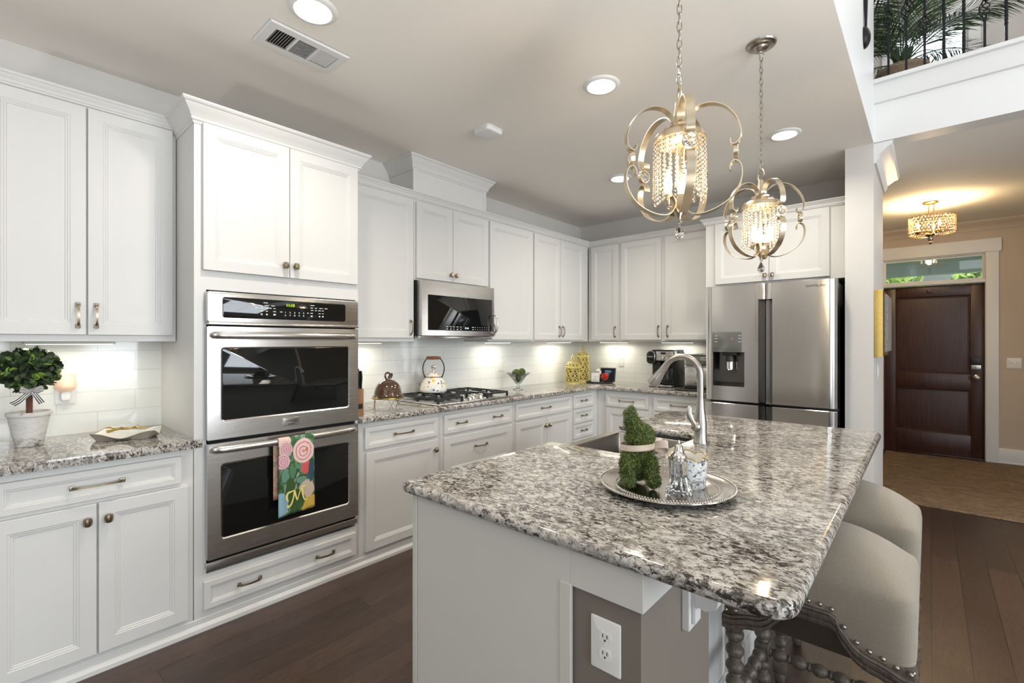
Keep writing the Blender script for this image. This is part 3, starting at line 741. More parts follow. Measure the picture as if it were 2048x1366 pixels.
def dashes(mk, rows, y, h=.0032):
    for (z, xs) in rows:
        for (x, wd) in xs: mk.box(x - wd / 2, y - .0004, z - h / 2, x + wd / 2, y, z + h / 2)
dashes(mk, [(1.570, [(.262, .022), (.508, .022)]), (1.556, [(.207, .016), (.233, .014), (.268, .022), (.298, .016), (.503, .014), (.527, .014), (.556, .02), (.585, .018)]),
            (1.543, [(.218, .014), (.243, .012), (.268, .016), (.287, .008), (.306, .01), (.505, .014), (.527, .012), (.548, .016), (.567, .01)]),
            (1.527, [(.243, .012), (.268, .01), (.306, .014), (.340, .012), (.482, .010), (.503, .014), (.548, .012), (.567, .009)])], gy)
dashes(mk, [(1.511, [(.243, .008), (.268, .008), (.306, .012), (.503, .010), (.548, .008), (.567, .008)])], gy, .007)
mk.build('panel_print', 'print', cp)
for r, row in enumerate(('12345', '67890')):
    text_mesh('panel_digits', '    '.join(row), .012, 'print', cp, (.410, gy, 1.525 - .015 * r), FRONT, .0003, xs=1.25)
def oven_door(z0, z1, wz0, wz1, hz):
    mb = MB()
    x0, x1 = .002, w - .002; a, b = .058, w - .058
    # face with a rounded window opening: outer plate ring around the glass
    outer = fillet([(x0, z0), (x1, z0), (x1, z1), (x0, z1)], .006, 6); inner = fillet([(a, wz0), (b, wz0), (b, wz1), (a, wz1)], .018, 6); inn2 = fillet([(a + .006, wz0 + .006), (b - .006, wz0 + .006), (b - .006, wz1 - .006), (a + .006, wz1 - .006)], .013, 6)
    n = len(outer); Y = yf - .034
    vv = [(p[0], yf - .004, p[1]) for p in outer] + [(p[0], Y, p[1]) for p in outer] + [(p[0], Y, p[1]) for p in inner] + [(p[0], Y + .004, p[1]) for p in inn2] + [(p[0], yf - .004, p[1]) for p in inn2]
    ff = []
    for k in range(4):
        for i in range(n): ff.append((k * n + i, k * n + (i + 1) % n, (k + 1) * n + (i + 1) % n, (k + 1) * n + i))
    mb.add(vv, ff); d = mb.build('oven_door', 'steel', t, smooth=30)
    mb = MB(); plate(mb, a + .0065, b - .0065, wz0 + .0065, wz1 - .0065, yf - .005, Y + .003, .012, .001); mb.build('door_glass', 'blackglass', d)
    mb = MB(); P = [(.012, Y + .002, hz), (.05, Y - .022, hz), (.14, Y - .036, hz), (w / 2, Y - .045, hz), (w - .14, Y - .036, hz), (w - .05, Y - .022, hz), (w - .012, Y + .002, hz)]
    mb.sweep(smooth_path(P, 6), [(.017 * math.cos(q * PI / 6), .011 * math.sin(q * PI / 6)) for q in range(12)], side=(0, 0, 1), scale=lambda u: .35 + .65 * min(1, math.sin(PI * u) * 3.2) ** .7)
    mb.build('oven_handle', 'steel', d)
    return d
du = oven_door(.902, 1.444, .985, 1.345, 1.402); dl = oven_door(.334, .884, .418, .785, .855)
mb = MB(); plate(mb, .35, .435, .925, .967, yf - .034, yf - .039, .003, .001); bd = mb.build('badge', 'steel', du)
text_mesh('badge_lettering', 'FRIGIDAIRE', .0115, 'black', bd, (.3925, yf - .0396, .950), FRONT, .0003); text_mesh('badge_lettering', 'GALLERY', .009, 'black', bd, (.3925, yf - .0396, .933), FRONT, .0003)
mb = MB(); plate(mb, 0, w, .286, .318, yf, yf - .022, .003, .002); mb.build('vent_trim', 'steel', t)

# ---------------------------------------------------------------- microwave over the cooktop
t = thing('microwave', 'stainless over the range microwave with a black glass door', 'microwave', (0, 2.16, 0), R(90))
mw = .772; mz0, mz1 = 1.405, 1.828; yd = -.345
mb = MB(); mb.box(0, yd, mz0 + .01, mw, -.011, mz1, .003); mb.build('microwave_body', 'black', t)
mb = MB()
outer = fillet([(0.003, mz0 + .012), (mw, mz0 + .012), (mw, mz1 - .001), (0.003, mz1 - .001)], .004, 3); inner = fillet([(.06, mz0 + .052), (mw - .025, mz0 + .052), (mw - .025, mz1 - .105), (.06, mz1 - .105)], .003, 3); n = len(outer); Y = yd - .052
vv = [(p[0], yd - .002, p[1]) for p in outer] + [(p[0], Y, p[1]) for p in outer] + [(p[0], Y, p[1]) for p in inner] + [(p[0], Y + .006, p[1]) for p in inner]; ff = []
for k in range(3):
    for i in range(n): ff.append((k * n + i, k * n + (i + 1) % n, (k + 1) * n + (i + 1) % n, (k + 1) * n + i))
mb.add(vv, ff); md = mb.build('microwave_door', 'steel', t, smooth=30)
mb = MB(); plate(mb, .0605, mw - .0255, mz0 + .0525, mz1 - .1055, yd - .003, Y + .003, .003, .001); mb.build('door_glass', 'blackglass', md)
text_mesh('clock_display', '11:16', .020, 'white_led', md, (.455, Y + .002, 1.478), FRONT)
mk = MB(); dashes(mk, [(1.487, [(.25, .018), (.285, .018), (.32, .018), (.355, .02), (.39, .014), (.525, .022)] + [(.553 + .026 * i, .005) for i in range(7)]), (1.469, [(.25, .018), (.285, .012), (.32, .012), (.355, .016), (.39, .012), (.525, .014)] + [(.553 + .026 * i, .005) for i in range(7)])], Y + .002, .005); mk.build('panel_print', 'print', md)
text_mesh('badge_lettering', 'FRIGIDAIRE', .016, 'print', md, (.44, Y - .0006, 1.762), FRONT, .0003); text_mesh('badge_lettering', 'GALLERY', .011, 'print', md, (.44, Y - .0006, 1.747), FRONT, .0003)
mb = MB(); hx = mw - .012; mb.tube(smooth_path([(hx, Y, 1.44), (hx + .01, Y - .03, 1.46), (hx + .012, Y - .04, 1.52), (hx + .01, Y - .03, 1.58), (hx, Y, 1.60)], 5), .007, 8); mb.build('door_handle', 'steel', md)
mb = MB(); mb.box(0.0, yd - .03, mz0 - .012, mw, -.011, mz0 + .010, .003); mb.build('vent_bottom', 'steel', t)

# ---------------------------------------------------------------- refrigerator
t = thing('refrigerator', 'stainless four door refrigerator with an ice dispenser', 'refrigerator', (1.80, 4.86, 0))
fw = .905; bd_y = -.76; fd = -.862
mb = MB(); mb.box(.005, bd_y, .03, fw - .005, 0, 1.80, .004); mb.box(.02, bd_y + .02, 0, fw - .02, -.05, .03); mb.box(.01, bd_y - .05, 1.80, .10, bd_y + .06, 1.825, .004); mb.box(fw - .10, bd_y - .05, 1.80, fw - .01, bd_y + .06, 1.825, .004); mb.build('refrigerator_body', 'black', t)
def fdoor(x0, x1, z0, z1, inner, name='refrigerator_door', hole=None, recess=True):
    """bowed door front; inner = 'R' or 'L' side that carries the recessed grip"""
    mb = MB(); NX = 18; g = .046
    xs = [x0 + (x1 - x0) * i / NX for i in range(NX + 1)]
    if recess:
        if inner == 'R': xs = sorted(set([x for x in xs if x < x1 - g - .004] + [x1 - g, x1]))
        else: xs = sorted(set([x for x in xs if x > x0 + g + .004] + [x0, x0 + g]))
    def yy(x):
        s = (x - x0) / (x1 - x0); e = min(s, 1 - s)
        return fd + .012 * (2 * (x - fw / 2) / fw) ** 2 + (.010 * (1 - min(1, e / .05)) ** 2)
    zs = [z0, z0 + .004] + ([z1 - .125] if recess and z1 > 1.5 else []) + [z1 - .004, z1]
    if hole:
        xs = sorted(set([x for x in xs if not (hole[0] - .003 < x < hole[1] + .003)] + [hole[0], hole[1]])); zs = sorted(zs + [hole[2], hole[3]])
    G = {}; vv = []
    for j, z in enumerate(zs):
        for i, x in enumerate(xs):
            G[i, j] = len(vv); vv.append((x, yy(x) + (.004 if j in (0, len(zs) - 1) else 0), z))
    ff = []; dark = []
    for j in range(len(zs) - 1):
        for i in range(len(xs) - 1):
            xm = (xs[i] + xs[i + 1]) / 2; zm = (zs[j] + zs[j + 1]) / 2
            if hole and hole[0] < xm < hole[1] and hole[2] < zm < hole[3]: continue
            if recess and ((inner == 'R' and xm > x1 - g) or (inner == 'L' and xm < x0 + g)) and (zm < z1 - .125 or z1 < 1.5): continue
            ff.append((G[i, j], G[i + 1, j], G[i + 1, j + 1], G[i, j + 1]))
    mb.add(vv, ff)
    yb = bd_y - .004
    # sides, top and bottom
    mb.add([(x0, yy(x0), z0), (x0, yy(x0), z1), (x0, yb, z1), (x0, yb, z0)], [(0, 1, 2, 3)]); mb.add([(x1, yy(x1), z0), (x1, yy(x1), z1), (x1, yb, z1), (x1, yb, z0)], [(3, 2, 1, 0)])
    for z in (z0, z1):
        pts = [(x, yy(x) + .004, z) for x in xs] + [(x1, yb, z), (x0, yb, z)]; mb.add(pts, [list(range(len(pts)))])
    d = mb.build(name, 'steelv', t, smooth=40)
    if recess:
        ztop = z1 - .125 if z1 > 1.5 else z1 - .002; m3 = MB(); a, b = (x1 - g, x1) if inner == 'R' else (x0, x0 + g)
        m3.add([(a, yy(a), z0), (a, yy(a), ztop), (a, fd + .06, ztop), (a, fd + .06, z0), (b, fd + .06, z0), (b, fd + .06, ztop), (b, fd + .012, ztop), (b, fd + .012, z0)], [(0, 1, 2, 3), (3, 2, 5, 4), (4, 5, 6, 7), (1, 6, 5, 2), (0, 3, 4, 7)] if inner == 'R' else [(0, 3, 2, 1), (3, 4, 5, 2), (4, 7, 6, 5)])
        if inner == 'L':
            m3 = MB(); m3.add([(b, yy(b), z0), (b, yy(b), ztop), (b, fd + .06, ztop), (b, fd + .06, z0), (a, fd + .06, z0), (a, fd + .06, ztop)], [(0, 1, 2, 3), (3, 2, 5, 4)])
            m3.add([(a, fd + .012, ztop), (b, yy(b), ztop), (b, fd + .06, ztop), (a, fd + .06, ztop)], [(0, 1, 2, 3)])
        m3.build('grip_recess', 'darksteel', d, smooth=0)
    return d

mid = .449
hx0, hx1, hz0, hz1 = .058, .30, 1.012, 1.288
dL = fdoor(0, mid - .003, .893, 1.822, 'R', hole=(hx0, hx1, hz0, hz1)); dR = fdoor(mid + .003, fw, .893, 1.822, 'L')
fdoor(0, mid - .003, .06, .875, 'R', 'freezer_door'); fdoor(mid + .003, fw, .06, .875, 'L', 'freezer_door')
mb = MB(); yv = fd + .012
mb.add([(hx0, yv, hz0), (hx1, yv, hz0), (hx1, yv, hz1), (hx0, yv, hz1), (hx0 + .03, fd + .085, hz0 + .03), (hx1 - .02, fd + .085, hz0 + .03), (hx1 - .02, fd + .085, hz1), (hx0 + .03, fd + .085, hz1)], [(0, 1, 5, 4), (1, 2, 6, 5), (2, 3, 7, 6), (3, 0, 4, 7), (4, 5, 6, 7)]); dp = mb.build('ice_dispenser', 'darksteel', dL, smooth=0)
mb = MB(); plate(mb, hx0 - .006, hx1 + .002, hz1 - .002, hz1 + .162, fd + .014, fd + .002, .004, .001); mb.build('dispenser_panel', 'greyglass', dL)

mb = MB(); plate(mb, .13, .235, hz1 - .03, hz1 + .0, fd + .05, fd + .015, .006, .002, 0); mb.lathe([(.028, 0), (.034, -.03), (.036, -.05)], 20, (.182, fd + .045, hz1 - .03), 0); mb.lathe([(.03, -.05), (.03, -.11), (.034, -.115)], 20, (.182, fd + .048, hz1 - .03), 1); mb.build('dispenser_spout', ['black', 'chrome'], dL)
mk = MB(); dashes(mk, [(1.418, [(.085, .024), (.265, .02)]), (1.395, [(.085, .024), (.265, .02)]), (1.37, [(.085, .024), (.265, .02)])], fd + .0012, .003); mk.build('panel_print', 'print', dL)
mb = MB(); mb.box(.205, fd + .0005, 1.388, .211, fd + .0012, 1.40); mb.build('indicator_light', emis('red_indicator', (1, .1, .05), 1.2), dL)
text_mesh('brand_lettering', 'SAMSUNG', .024, 'iron', dR, (.785, fd + .0055, 1.775), Matrix.Rotation(R(2.3), 3, 'Z') @ FRONT, .0006, xs=1.25)

# ---------------------------------------------------------------- island
t = thing('kitchen_island', 'white kitchen island with a taupe knee wall under the granite top', 'island', (1.90, .95, 0))
ox, oy = 1.90, .95
L = lambda x: x - ox
K = lambda y: y - oy
mb = MB(); mb.box(L(1.925), 0.004, 0, L(2.535), K(1.72), TOP - .001); mb.box(L(1.925), K(2.40), 0, L(2.535), K(3.0), TOP - .001); mb.box(L(2.37), K(1.72), 0, L(2.535), K(2.40), TOP - .001); mb.box(L(1.925), K(1.72), 0, L(2.37), K(2.40), .62)
mb.build('island_body', 'cab', t, smooth=20)
mb = MB(); mb.box(L(1.922), -.006, 0, L(1.943), .004, TOP - .001, .002); mb.box(L(1.946), -.004, 0, L(2.541), .004, TOP - .001, .001); mb.box(L(2.512), -.007, 0, L(2.545), .004, TOP - .09, .002); mb.build('end_panel', 'panel', t, smooth=20)
mb = MB(); mb.box(L(2.536), .012, 0, L(2.718), K(1.386), TOP - .001, .001); mb.build('knee_wall', 'knee', t, smooth=20)
mb = MB(); mb.box(L(2.5412), -.004, .785, L(2.730), K(1.386), TOP - .0015, .0015); mb.build('apron_board', 'panel', t, smooth=20)
mb = MB(); mb.box(L(2.536), K(1.3865), 0, L(2.60), K(2.995), TOP - .001)
for (a, b) in ((1.40, 1.93), (1.94, 2.46), (2.47, 2.99)): ringpanel(mb, K(a), K(b), .11, .86, 0, [(0, .0), (.002, -.012), (.06, -.012), (.066, -.004)], back=.01) if False else None
mb.box(L(2.60), K(1.3865), 0, L(2.608), K(2.995), .10, .002)
for k in range(4): a = 1.39 + k * .52; mb.box(L(2.60), K(a), .10, L(2.612), K(a + .06), TOP - .001, .002)
mb.box(L(2.60), K(1.39), .80, L(2.612), K(2.99), TOP - .001, .002); mb.build('seating_side_panel', 'cab', t, smooth=20)
# corbel bracket on the knee wall
def corbel(y):
    mb = MB(); mb.box(L(2.718), K(y - .035), .640, L(2.738), K(y + .035), TOP - .0012, .003); mb.box(L(2.738), K(y - .02), .655, L(2.748), K(y + .02), TOP - .0012, .003)
    mb.prism([(L(2.748), .865), (L(2.748), .705), (L(2.775), .70), (L(2.80), .715), (L(2.805), .74), (L(2.83), .765), (L(2.87), .80), (L(2.885), .83), (L(2.885), .865)], 'y', K(y - .022), K(y + .022)); mb.box(L(2.748), K(y - .03), .862, L(2.90), K(y + .03), TOP - .0012, .003)
    return mb.build('corbel', 'cab', t, smooth=20)
corbel(1.22)
SX0, SX1, SY0, SY1 = 1.875, 2.345, 1.757, 2.362
o = slab(fillet([(1.885, .918), (3.018, .918), (3.010, 3.045), (1.885, 3.045), (1.885, SY1), (SX1, SY1), (SX1, SY0), (1.885, SY0)], [.03, .055, .055, .03, .03, .035, .035, .03], 6), CT0, CT1, .0165, 6).build('island_countertop', 'granite', smooth=50)
tag(o, 'large granite island countertop with an overhang for the stools', 'countertop')
# apron front sink
t = thing('kitchen_sink', 'stainless apron front sink set into the island top', 'sink', (1.86, 2.06, .63))
mb = MB()
ow = .31; z1 = .240
def rr(x0, x1, y0, y1, r): return fillet([(x0, y0), (x1, y0), (x1, y1), (x0, y1)], r, 5)
rings = [(rr(0, .495, -.325, .325, .008), .0), (rr(0, .495, -.325, .325, .008), z1), (rr(.045, .475, -.297, .297, .02), z1), (rr(.049, .471, -.293, .293, .03), z1 - .01), (rr(.055, .465, -.287, .287, .03), .03), (rr(.075, .445, -.267, .267, .03), .012)]
n = len(rings[0][0]); vv = [(p[0], p[1], z) for (pl, z) in rings for p in pl]
ff = [(k * n + i, k * n + (i + 1) % n, (k + 1) * n + (i + 1) % n, (k + 1) * n + i) for k in range(len(rings) - 1) for i in range(n)] + [[(len(rings) - 1) * n + i for i in range(n)], [i for i in range(n)][::-1]]
mb.add(vv, ff); mb.build('sink_basin', 'sinksteel', t, smooth=40)
mb = MB(); mb.lathe([(.0, .016), (.03, .016), (.045, .0135), (.046, .010)], 24, (.26, 0, 0)); mb.build('drain', 'nickel', t)
# gooseneck faucet
fx, fy = 2.413, 2.172
t = thing('kitchen_faucet', 'tall brushed nickel gooseneck faucet behind the sink', 'faucet', (fx, fy, CT1), R(6))
mb = MB(); mb.lathe([(.0315, 0), (.0315, .004), (.029, .008), (.0275, .05), (.0275, .085), (.024, .12), (.0185, .155), (.0165, .19), (.0160, .20)], 28); mb.build('faucet_body', 'nickel', t)
mb = MB(); rA = .083
P = [(0, 0, .195), (0, 0, .25), (0, 0, .29)] + [(-rA + rA * math.cos(R(a)), 0, .305 + rA * math.sin(R(a))) for a in range(0, 151, 10)]
mb.tube(P, .0145, 18); mb.build('faucet_spout', 'nickel', t)
mb = MB(); e = Vector(P[-1]); dv = (Vector(P[-1]) - Vector(P[-2])).normalized(); q = [e, e + dv * .012, e + dv * .03, e + dv * .07, e + dv * .108, e + dv * .114]
mb.tube(q, .0155, 18, scale=[1, 1.04, 1.1, 1.5, 1.9, 1.82]); mb.build('spray_head', 'nickel', t)
mb = MB(); mb.sphere((-.012, -.026, .075), .0235, 18, 12); mb.sweep(smooth_path([(-.012, -.045, .078), (-.022, -.055, .10), (-.034, -.058, .13), (-.036, -.054, .155), (-.03, -.05, .165)], 4), [(.010 * math.cos(a * PI / 5), .0042 * math.sin(a * PI / 5)) for a in range(10)], side=(1, .2, 0), scale=lambda u: .75 + .45 * math.sin(PI * u)); mb.build('faucet_lever', 'nickel', t)
# electrical plates
def outlet(name, label, cat, loc, rz, w=.072, h=.117, kind='duplex', n=1):
    t = thing(name, label, cat, loc, rz)
    mb = MB(); W_ = w + (n - 1) * .046; plate(mb, -W_ / 2, W_ / 2, -h / 2, h / 2, 0, -.006, .004, .003); mb.build('cover_plate', 'outlet', t)
    for k in range(n):
        cx = (k - (n - 1) / 2) * .046
        if kind == 'duplex':
            for s in (-1, 1):
                mb = MB(); zc = s * .0195
                pl = [(cx + p[0], zc + p[1]) for p in [(.0155 * math.cos(R(a)), max(-.0125, min(.0125, .0165 * math.sin(R(a))))) for a in range(0, 360, 15)]]
                mb.prism(pl, 'y', -.0075, -.0055); s_ = mb.build('socket', 'outlet', t)
                mb = MB()
                for sx in (-.0055, .0055): mb.box(cx + sx - .0011, -.0078, zc - .001, cx + sx + .0011, -.0074, zc + .0075)
                mb.cyl((cx, -.0074, zc - .0065), .0025, -.0004, 10, 0, 'y'); mb.build('socket_slots', 'black', s_)
            mb = MB(); mb.cyl((0, -.006, 0), .003, -.001, 10, 0, 'y'); mb.build('screw', 'outlet', t)
        elif kind == 'rocker':
            mb = MB(); plate(mb, cx - .0165, cx + .0165, -.033, .033, -.005, -.009, .003, .002); mb.build('rocker', 'outlet', t)
        elif kind == 'toggle':
            mb = MB(); mb.box(cx - .004, -.007, -.012, cx + .004, -.005, .012, .001); mb.box(cx - .003, -.018, .0, cx + .003, -.005, .009, .0015); mb.build('toggle', 'outlet', t)
    return t
outlet('electrical_outlet', 'white duplex outlet on the taupe island knee wall', 'outlet', (2.632, .9618, .672), 0, .078, .122)
outlet('electrical_outlet', 'white outlet plate on the tiles beside the gas cooktop', 'outlet', (.0095, 3.435, 1.14), R(90), kind='rocker')
outlet('electrical_outlet', 'white duplex outlet on the tiles left of the coffee maker', 'outlet', (.553, 4.8705, 1.145), 0)
outlet('light_switch', 'white two toggle switch plate right of the front door', 'light switch', (3.90, 7.6495, 1.13), 0, kind='toggle', n=2)
outlet('light_switch', 'white switch plate under the gold picture frame', 'light switch', (2.9005, 4.45, 1.15), R(90), kind='rocker')

# ---------------------------------------------------------------- counter stools
def bobbin(mb, p0, p1, r, n, mi=0):
    p0 = Vector(p0); p1 = Vector(p1); d = p1 - p0; Ln = d.length; pr = []
    st = Ln / n
    for k in range(n):
        a = k * st
        for (f, q) in ((.0, .52), (.04, .66), (.10, .72), (.16, .66), (.20, .56), (.24, .62), (.36, .90), (.52, 1.0), (.68, .97), (.82, .82), (.92, .62)): pr.append((r * q, a + f * st))
    pr.append((r * .5, Ln)); q = d.to_track_quat('Z', 'Y').to_matrix().to_4x4()
    m2 = MB(); m2.lathe(pr, 14); T = Matrix.Translation(p0) @ q
    mb.add([tuple(T @ Vector(v)) for v in m2.v], m2.f, mi)
def make_stool():
    t = thing('counter_stool', 'nearest of the two linen counter stools, at the front corner of the island', 'stool', (2.94, 1.7125, 0), 0, None)
    hx, hy = .228, .19
    # apron height profile along the long side u in -1..1 : (|u|, z of the moulding's top edge)
    AP = [(0, .640), (.22, .640), (.235, .636), (.30, .630), (.31, .612), (.36, .598), (.44, .575), (.52, .562), (.60, .556), (.68, .553), (.78, .545), (.88, .536), (1, .534)]
    def az(u):
        u = abs(u)
        for (a, za), (b, zb) in zip(AP, AP[1:]):
            if a <= u <= b: return za + (zb - za) * (u - a) / (b - a)
        return AP[-1][1]
    # upholstered domed seat
    NX, NY = 36, 30; vv = []; ff = []
    def P2(a):   # superellipse outline
        c, s = math.cos(a), math.sin(a); e = .22
        return (abs(c) ** e * (1 if c >= 0 else -1), abs(s) ** e * (1 if s >= 0 else -1))
    NA = 96; rows = []
    def ring(k, zf, bot=False):
        out = []
        for i in range(NA):
            ux, uy = P2(2 * PI * i / NA)
            x, y = ux * hx * k, uy * hy * k
            if bot:
                z = az(ux) if abs(abs(uy) - 1) < .12 and abs(ux) < .985 else (az(uy) - .0)
                z = zf + z
            else: z = zf(x / hx, y / hy)
            out.append((x, y, z))
        return out
    def dome(u, v): return .700 + .112 * max(0, 1 - abs(u) ** 2.4) ** .75 * max(0, 1 - abs(v) ** 2.2) ** .7
    R_ = [ring(.975, -.006, True), ring(1.0, .012, True)]
    R_.append([(p[0] * 1.01, p[1] * 1.01, .66) for p in R_[1]]); R_.append([(p[0] * 1.012, p[1] * 1.012, .69) for p in R_[1]])
    for k, dz in ((1.0, .0), (.985, .0), (.95, 0), (.90, 0), (.82, 0), (.72, 0), (.6, 0), (.46, 0), (.3, 0), (.14, 0)):
        R_.append([(p[0], p[1], p[2] + (.008 if k == 1.0 else .012)) for p in ring(k, dome)])
    for r in R_: vv += r
    for k in range(len(R_) - 1):
        for i in range(NA): ff.append((k * NA + i, k * NA + (i + 1) % NA, (k + 1) * NA + (i + 1) % NA, (k + 1) * NA + i))
    ff.append([(len(R_) - 1) * NA + i for i in range(NA)]); ff.append([i for i in range(NA)][::-1])
    mb = MB(); mb.add(vv, ff); seat = mb.build('seat_cushion', 'linen', t, smooth=70)
    # carved apron moulding
    def rail(ax, s, h, other):
        mb = MB(); N = 64; pts = []
        for i in range(N + 1):
            u = -1 + 2 * i / N
            pts.append((u * h, s * other, az(u)) if ax == 'x' else (s * other, u * h, az(u)))
        nrm = Vector((0, s, 0)) if ax == 'x' else Vector((s, 0, 0))
        prof = [(-.016, -.040), (.002, -.040), (.006, -.034), (.007, -.027), (.003, -.025), (.006, -.021), (.009, -.013), (.009, -.008), (.004, -.006), (.008, -.003), (.006, .003), (-.016, .004)]
        vv = []; m = len(prof)
        for p in pts:
            for (o, z) in prof: q = Vector(p) + nrm * o; vv.append((q.x, q.y, q.z + z))
        ff = [(i * m + q, i * m + (q + 1) % m, (i + 1) * m + (q + 1) % m, (i + 1) * m + q) for i in range(N) for q in range(m)] + [list(range(m)), [N * m + q for q in range(m)]]
        mb.add(vv, ff); o = mb.build('apron_rail', 'stoolwood', t, smooth=30)
        mb = MB(); nn = 17 if ax == 'x' else 13
        for i in range(nn):
            u = -.95 + 1.9 * i / (nn - 1); q = Vector((u * h, s * other, az(u) + .017) if ax == 'x' else (s * other, u * h, az(u) + .017)) + nrm * .004
            mb.sphere(q, .0062, 10, 6, 0, (1, .7, 1) if ax == 'x' else (.7, 1, 1))
        n_ = mb.build('nailheads', 'pewter', o)
    rail('x', -1, hx, hy); rail('x', 1, hx, hy); rail('y', -1, hy, hx - .010); rail('y', 1, hy, hx - .010)
    lx, ly = .200, .162; LB = .265
    for sx in (-1, 1):
        for sy in (-1, 1):
            mb = MB(); x, y = sx * lx, sy * ly
            mb.box(x - .024, y - .024, .485, x + .024, y + .024, .56, .004); bobbin(mb, (x, y, LB + .03), (x, y, .49), .027, 4)
            mb.box(x - .023, y - .023, LB - .03, x + .023, y + .023, LB + .03, .004); bobbin(mb, (x, y, .085), (x, y, LB - .028), .027, 3)
            mb.box(x - .023, y - .023, .045, x + .023, y + .023, .09, .004); mb.lathe([(.014, 0), (.02, .012), (.022, .025), (.016, .045)], 14, (x, y, 0)); mb.build('leg', 'stoolwood', t, smooth=40)
    for sy in (-1, 1): mb = MB(); bobbin(mb, (-lx + .02, sy * ly, LB), (lx - .02, sy * ly, LB), .021, 6); mb.build('stretcher', 'stoolwood', t, smooth=40)
    for sx in (-1, 1): mb = MB(); bobbin(mb, (sx * lx, -ly + .02, .12 + (.145 if sx < 0 else 0)), (sx * lx, ly - .02, .12 + (.145 if sx < 0 else 0)), .022, 5); mb.build('stretcher', 'stoolwood', t, smooth=40)
    return t
st0 = make_stool()
dup(st0, (2.94, 2.302, 0), 0, 'second linen counter stool, half hidden behind the nearest one')

# ---------------------------------------------------------------- ceiling fittings
def can_light(x, y, label):
    t = thing('recessed_light', label, 'ceiling light', (x, y, CEIL))
    mb = MB(); mb.lathe([(.066, .0), (.068, -.004), (.075, -.012), (.088, -.010), (.097, -.004), (.099, 0)], 40, capa=False, capb=False); mb.build('trim_ring', 'white', t)
    mb = MB(); mb.lathe([(0, -.008), (.05, -.007), (.067, -.004)], 32); mb.build('light_lens', 'lens', t)
    a = area('can_lamp', (x, y, CEIL - .016), (0, 0, 0), .13, .13, 8, (1.0, .92, .80), 150, 'DISK'); return t
can_light(1.26, .93, 'recessed ceiling light beside the air vent'); can_light(1.86, 2.236, 'recessed ceiling light left of the near pendant')
can_light(2.465, 3.576, 'recessed ceiling light right of the far pendant chain'); can_light(1.223, 3.614, 'recessed ceiling light nearest the kitchen corner')
t = thing('ceiling_vent', 'white three section air vent in the ceiling', 'vent', (.97, 1.02, CEIL))
vw, vl = .105, .185
mb = MB(); mb.add([(-vw, -vl, -.002), (vw, -vl, -.002), (vw, vl, -.002), (-vw, vl, -.002), (-vw + .006, -vl + .006, -.010), (vw - .006, -vl + .006, -.010), (vw - .006, vl - .006, -.010), (-vw + .006, vl - .006, -.010), (-.062, -.145, -.010), (.062, -.145, -.010), (.062, .145, -.010), (-.062, .145, -.010)], [(0, 1, 5, 4), (1, 2, 6, 5), (2, 3, 7, 6), (3, 0, 4, 7), (4, 5, 9, 8), (5, 6, 10, 9), (6, 7, 11, 10), (7, 4, 8, 11)])
for y in (-.049, .049): mb.box(-.062, y - .005, -.0105, .062, y + .005, -.002)
mb.build('vent_frame', 'white', t)
mb = MB(); mb.box(-.064, -.147, -.0022, .064, .147, -.0012); mb.build('vent_shade_sheet', 'blackmatte', t)  # flat black sheet carries the shade of the duct in its colour
mb = MB()
for (a, b, s) in ((-.145, -.054, 1), (.054, .145, -1)):
    for k in range(8): y = a + (b - a) * (k + .5) / 8; mb.add([(-.062, y - .003 * s, -.010), (.062, y - .003 * s, -.010), (.062, y + .004 * s, -.003), (-.062, y + .004 * s, -.003)], [(0, 1, 2, 3)])
for k in range(11): x = -.062 + .124 * (k + .5) / 11; mb.add([(x - .0016, -.044, -.004), (x - .0016, .044, -.004), (x + .0012, .044, -.010), (x + .0012, -.044, -.010)], [(0, 1, 2, 3)])
mb.build('vent_louvers', 'white', t)
mb = MB(); m2 = slab(fillet([(-.072, -.072), (.072, -.072), (.072, .072), (-.072, .072)], .022, 6), -.034, 0, .008, 3); mb.add(m2.v, m2.f)
t = thing('smoke_detector', 'square white detector on the ceiling above the microwave', 'detector', (1.02, 2.22, CEIL)); mb.build('detector_case', 'white', t, smooth=50)
mb = MB(); m2 = slab(fillet([(-.076, -.076), (.076, -.076), (.076, .076), (-.076, .076)], .024, 6), -.008, -.0005, .001, 1); mb.add(m2.v, m2.f); mb.build('mounting_plate', 'outlet', t)

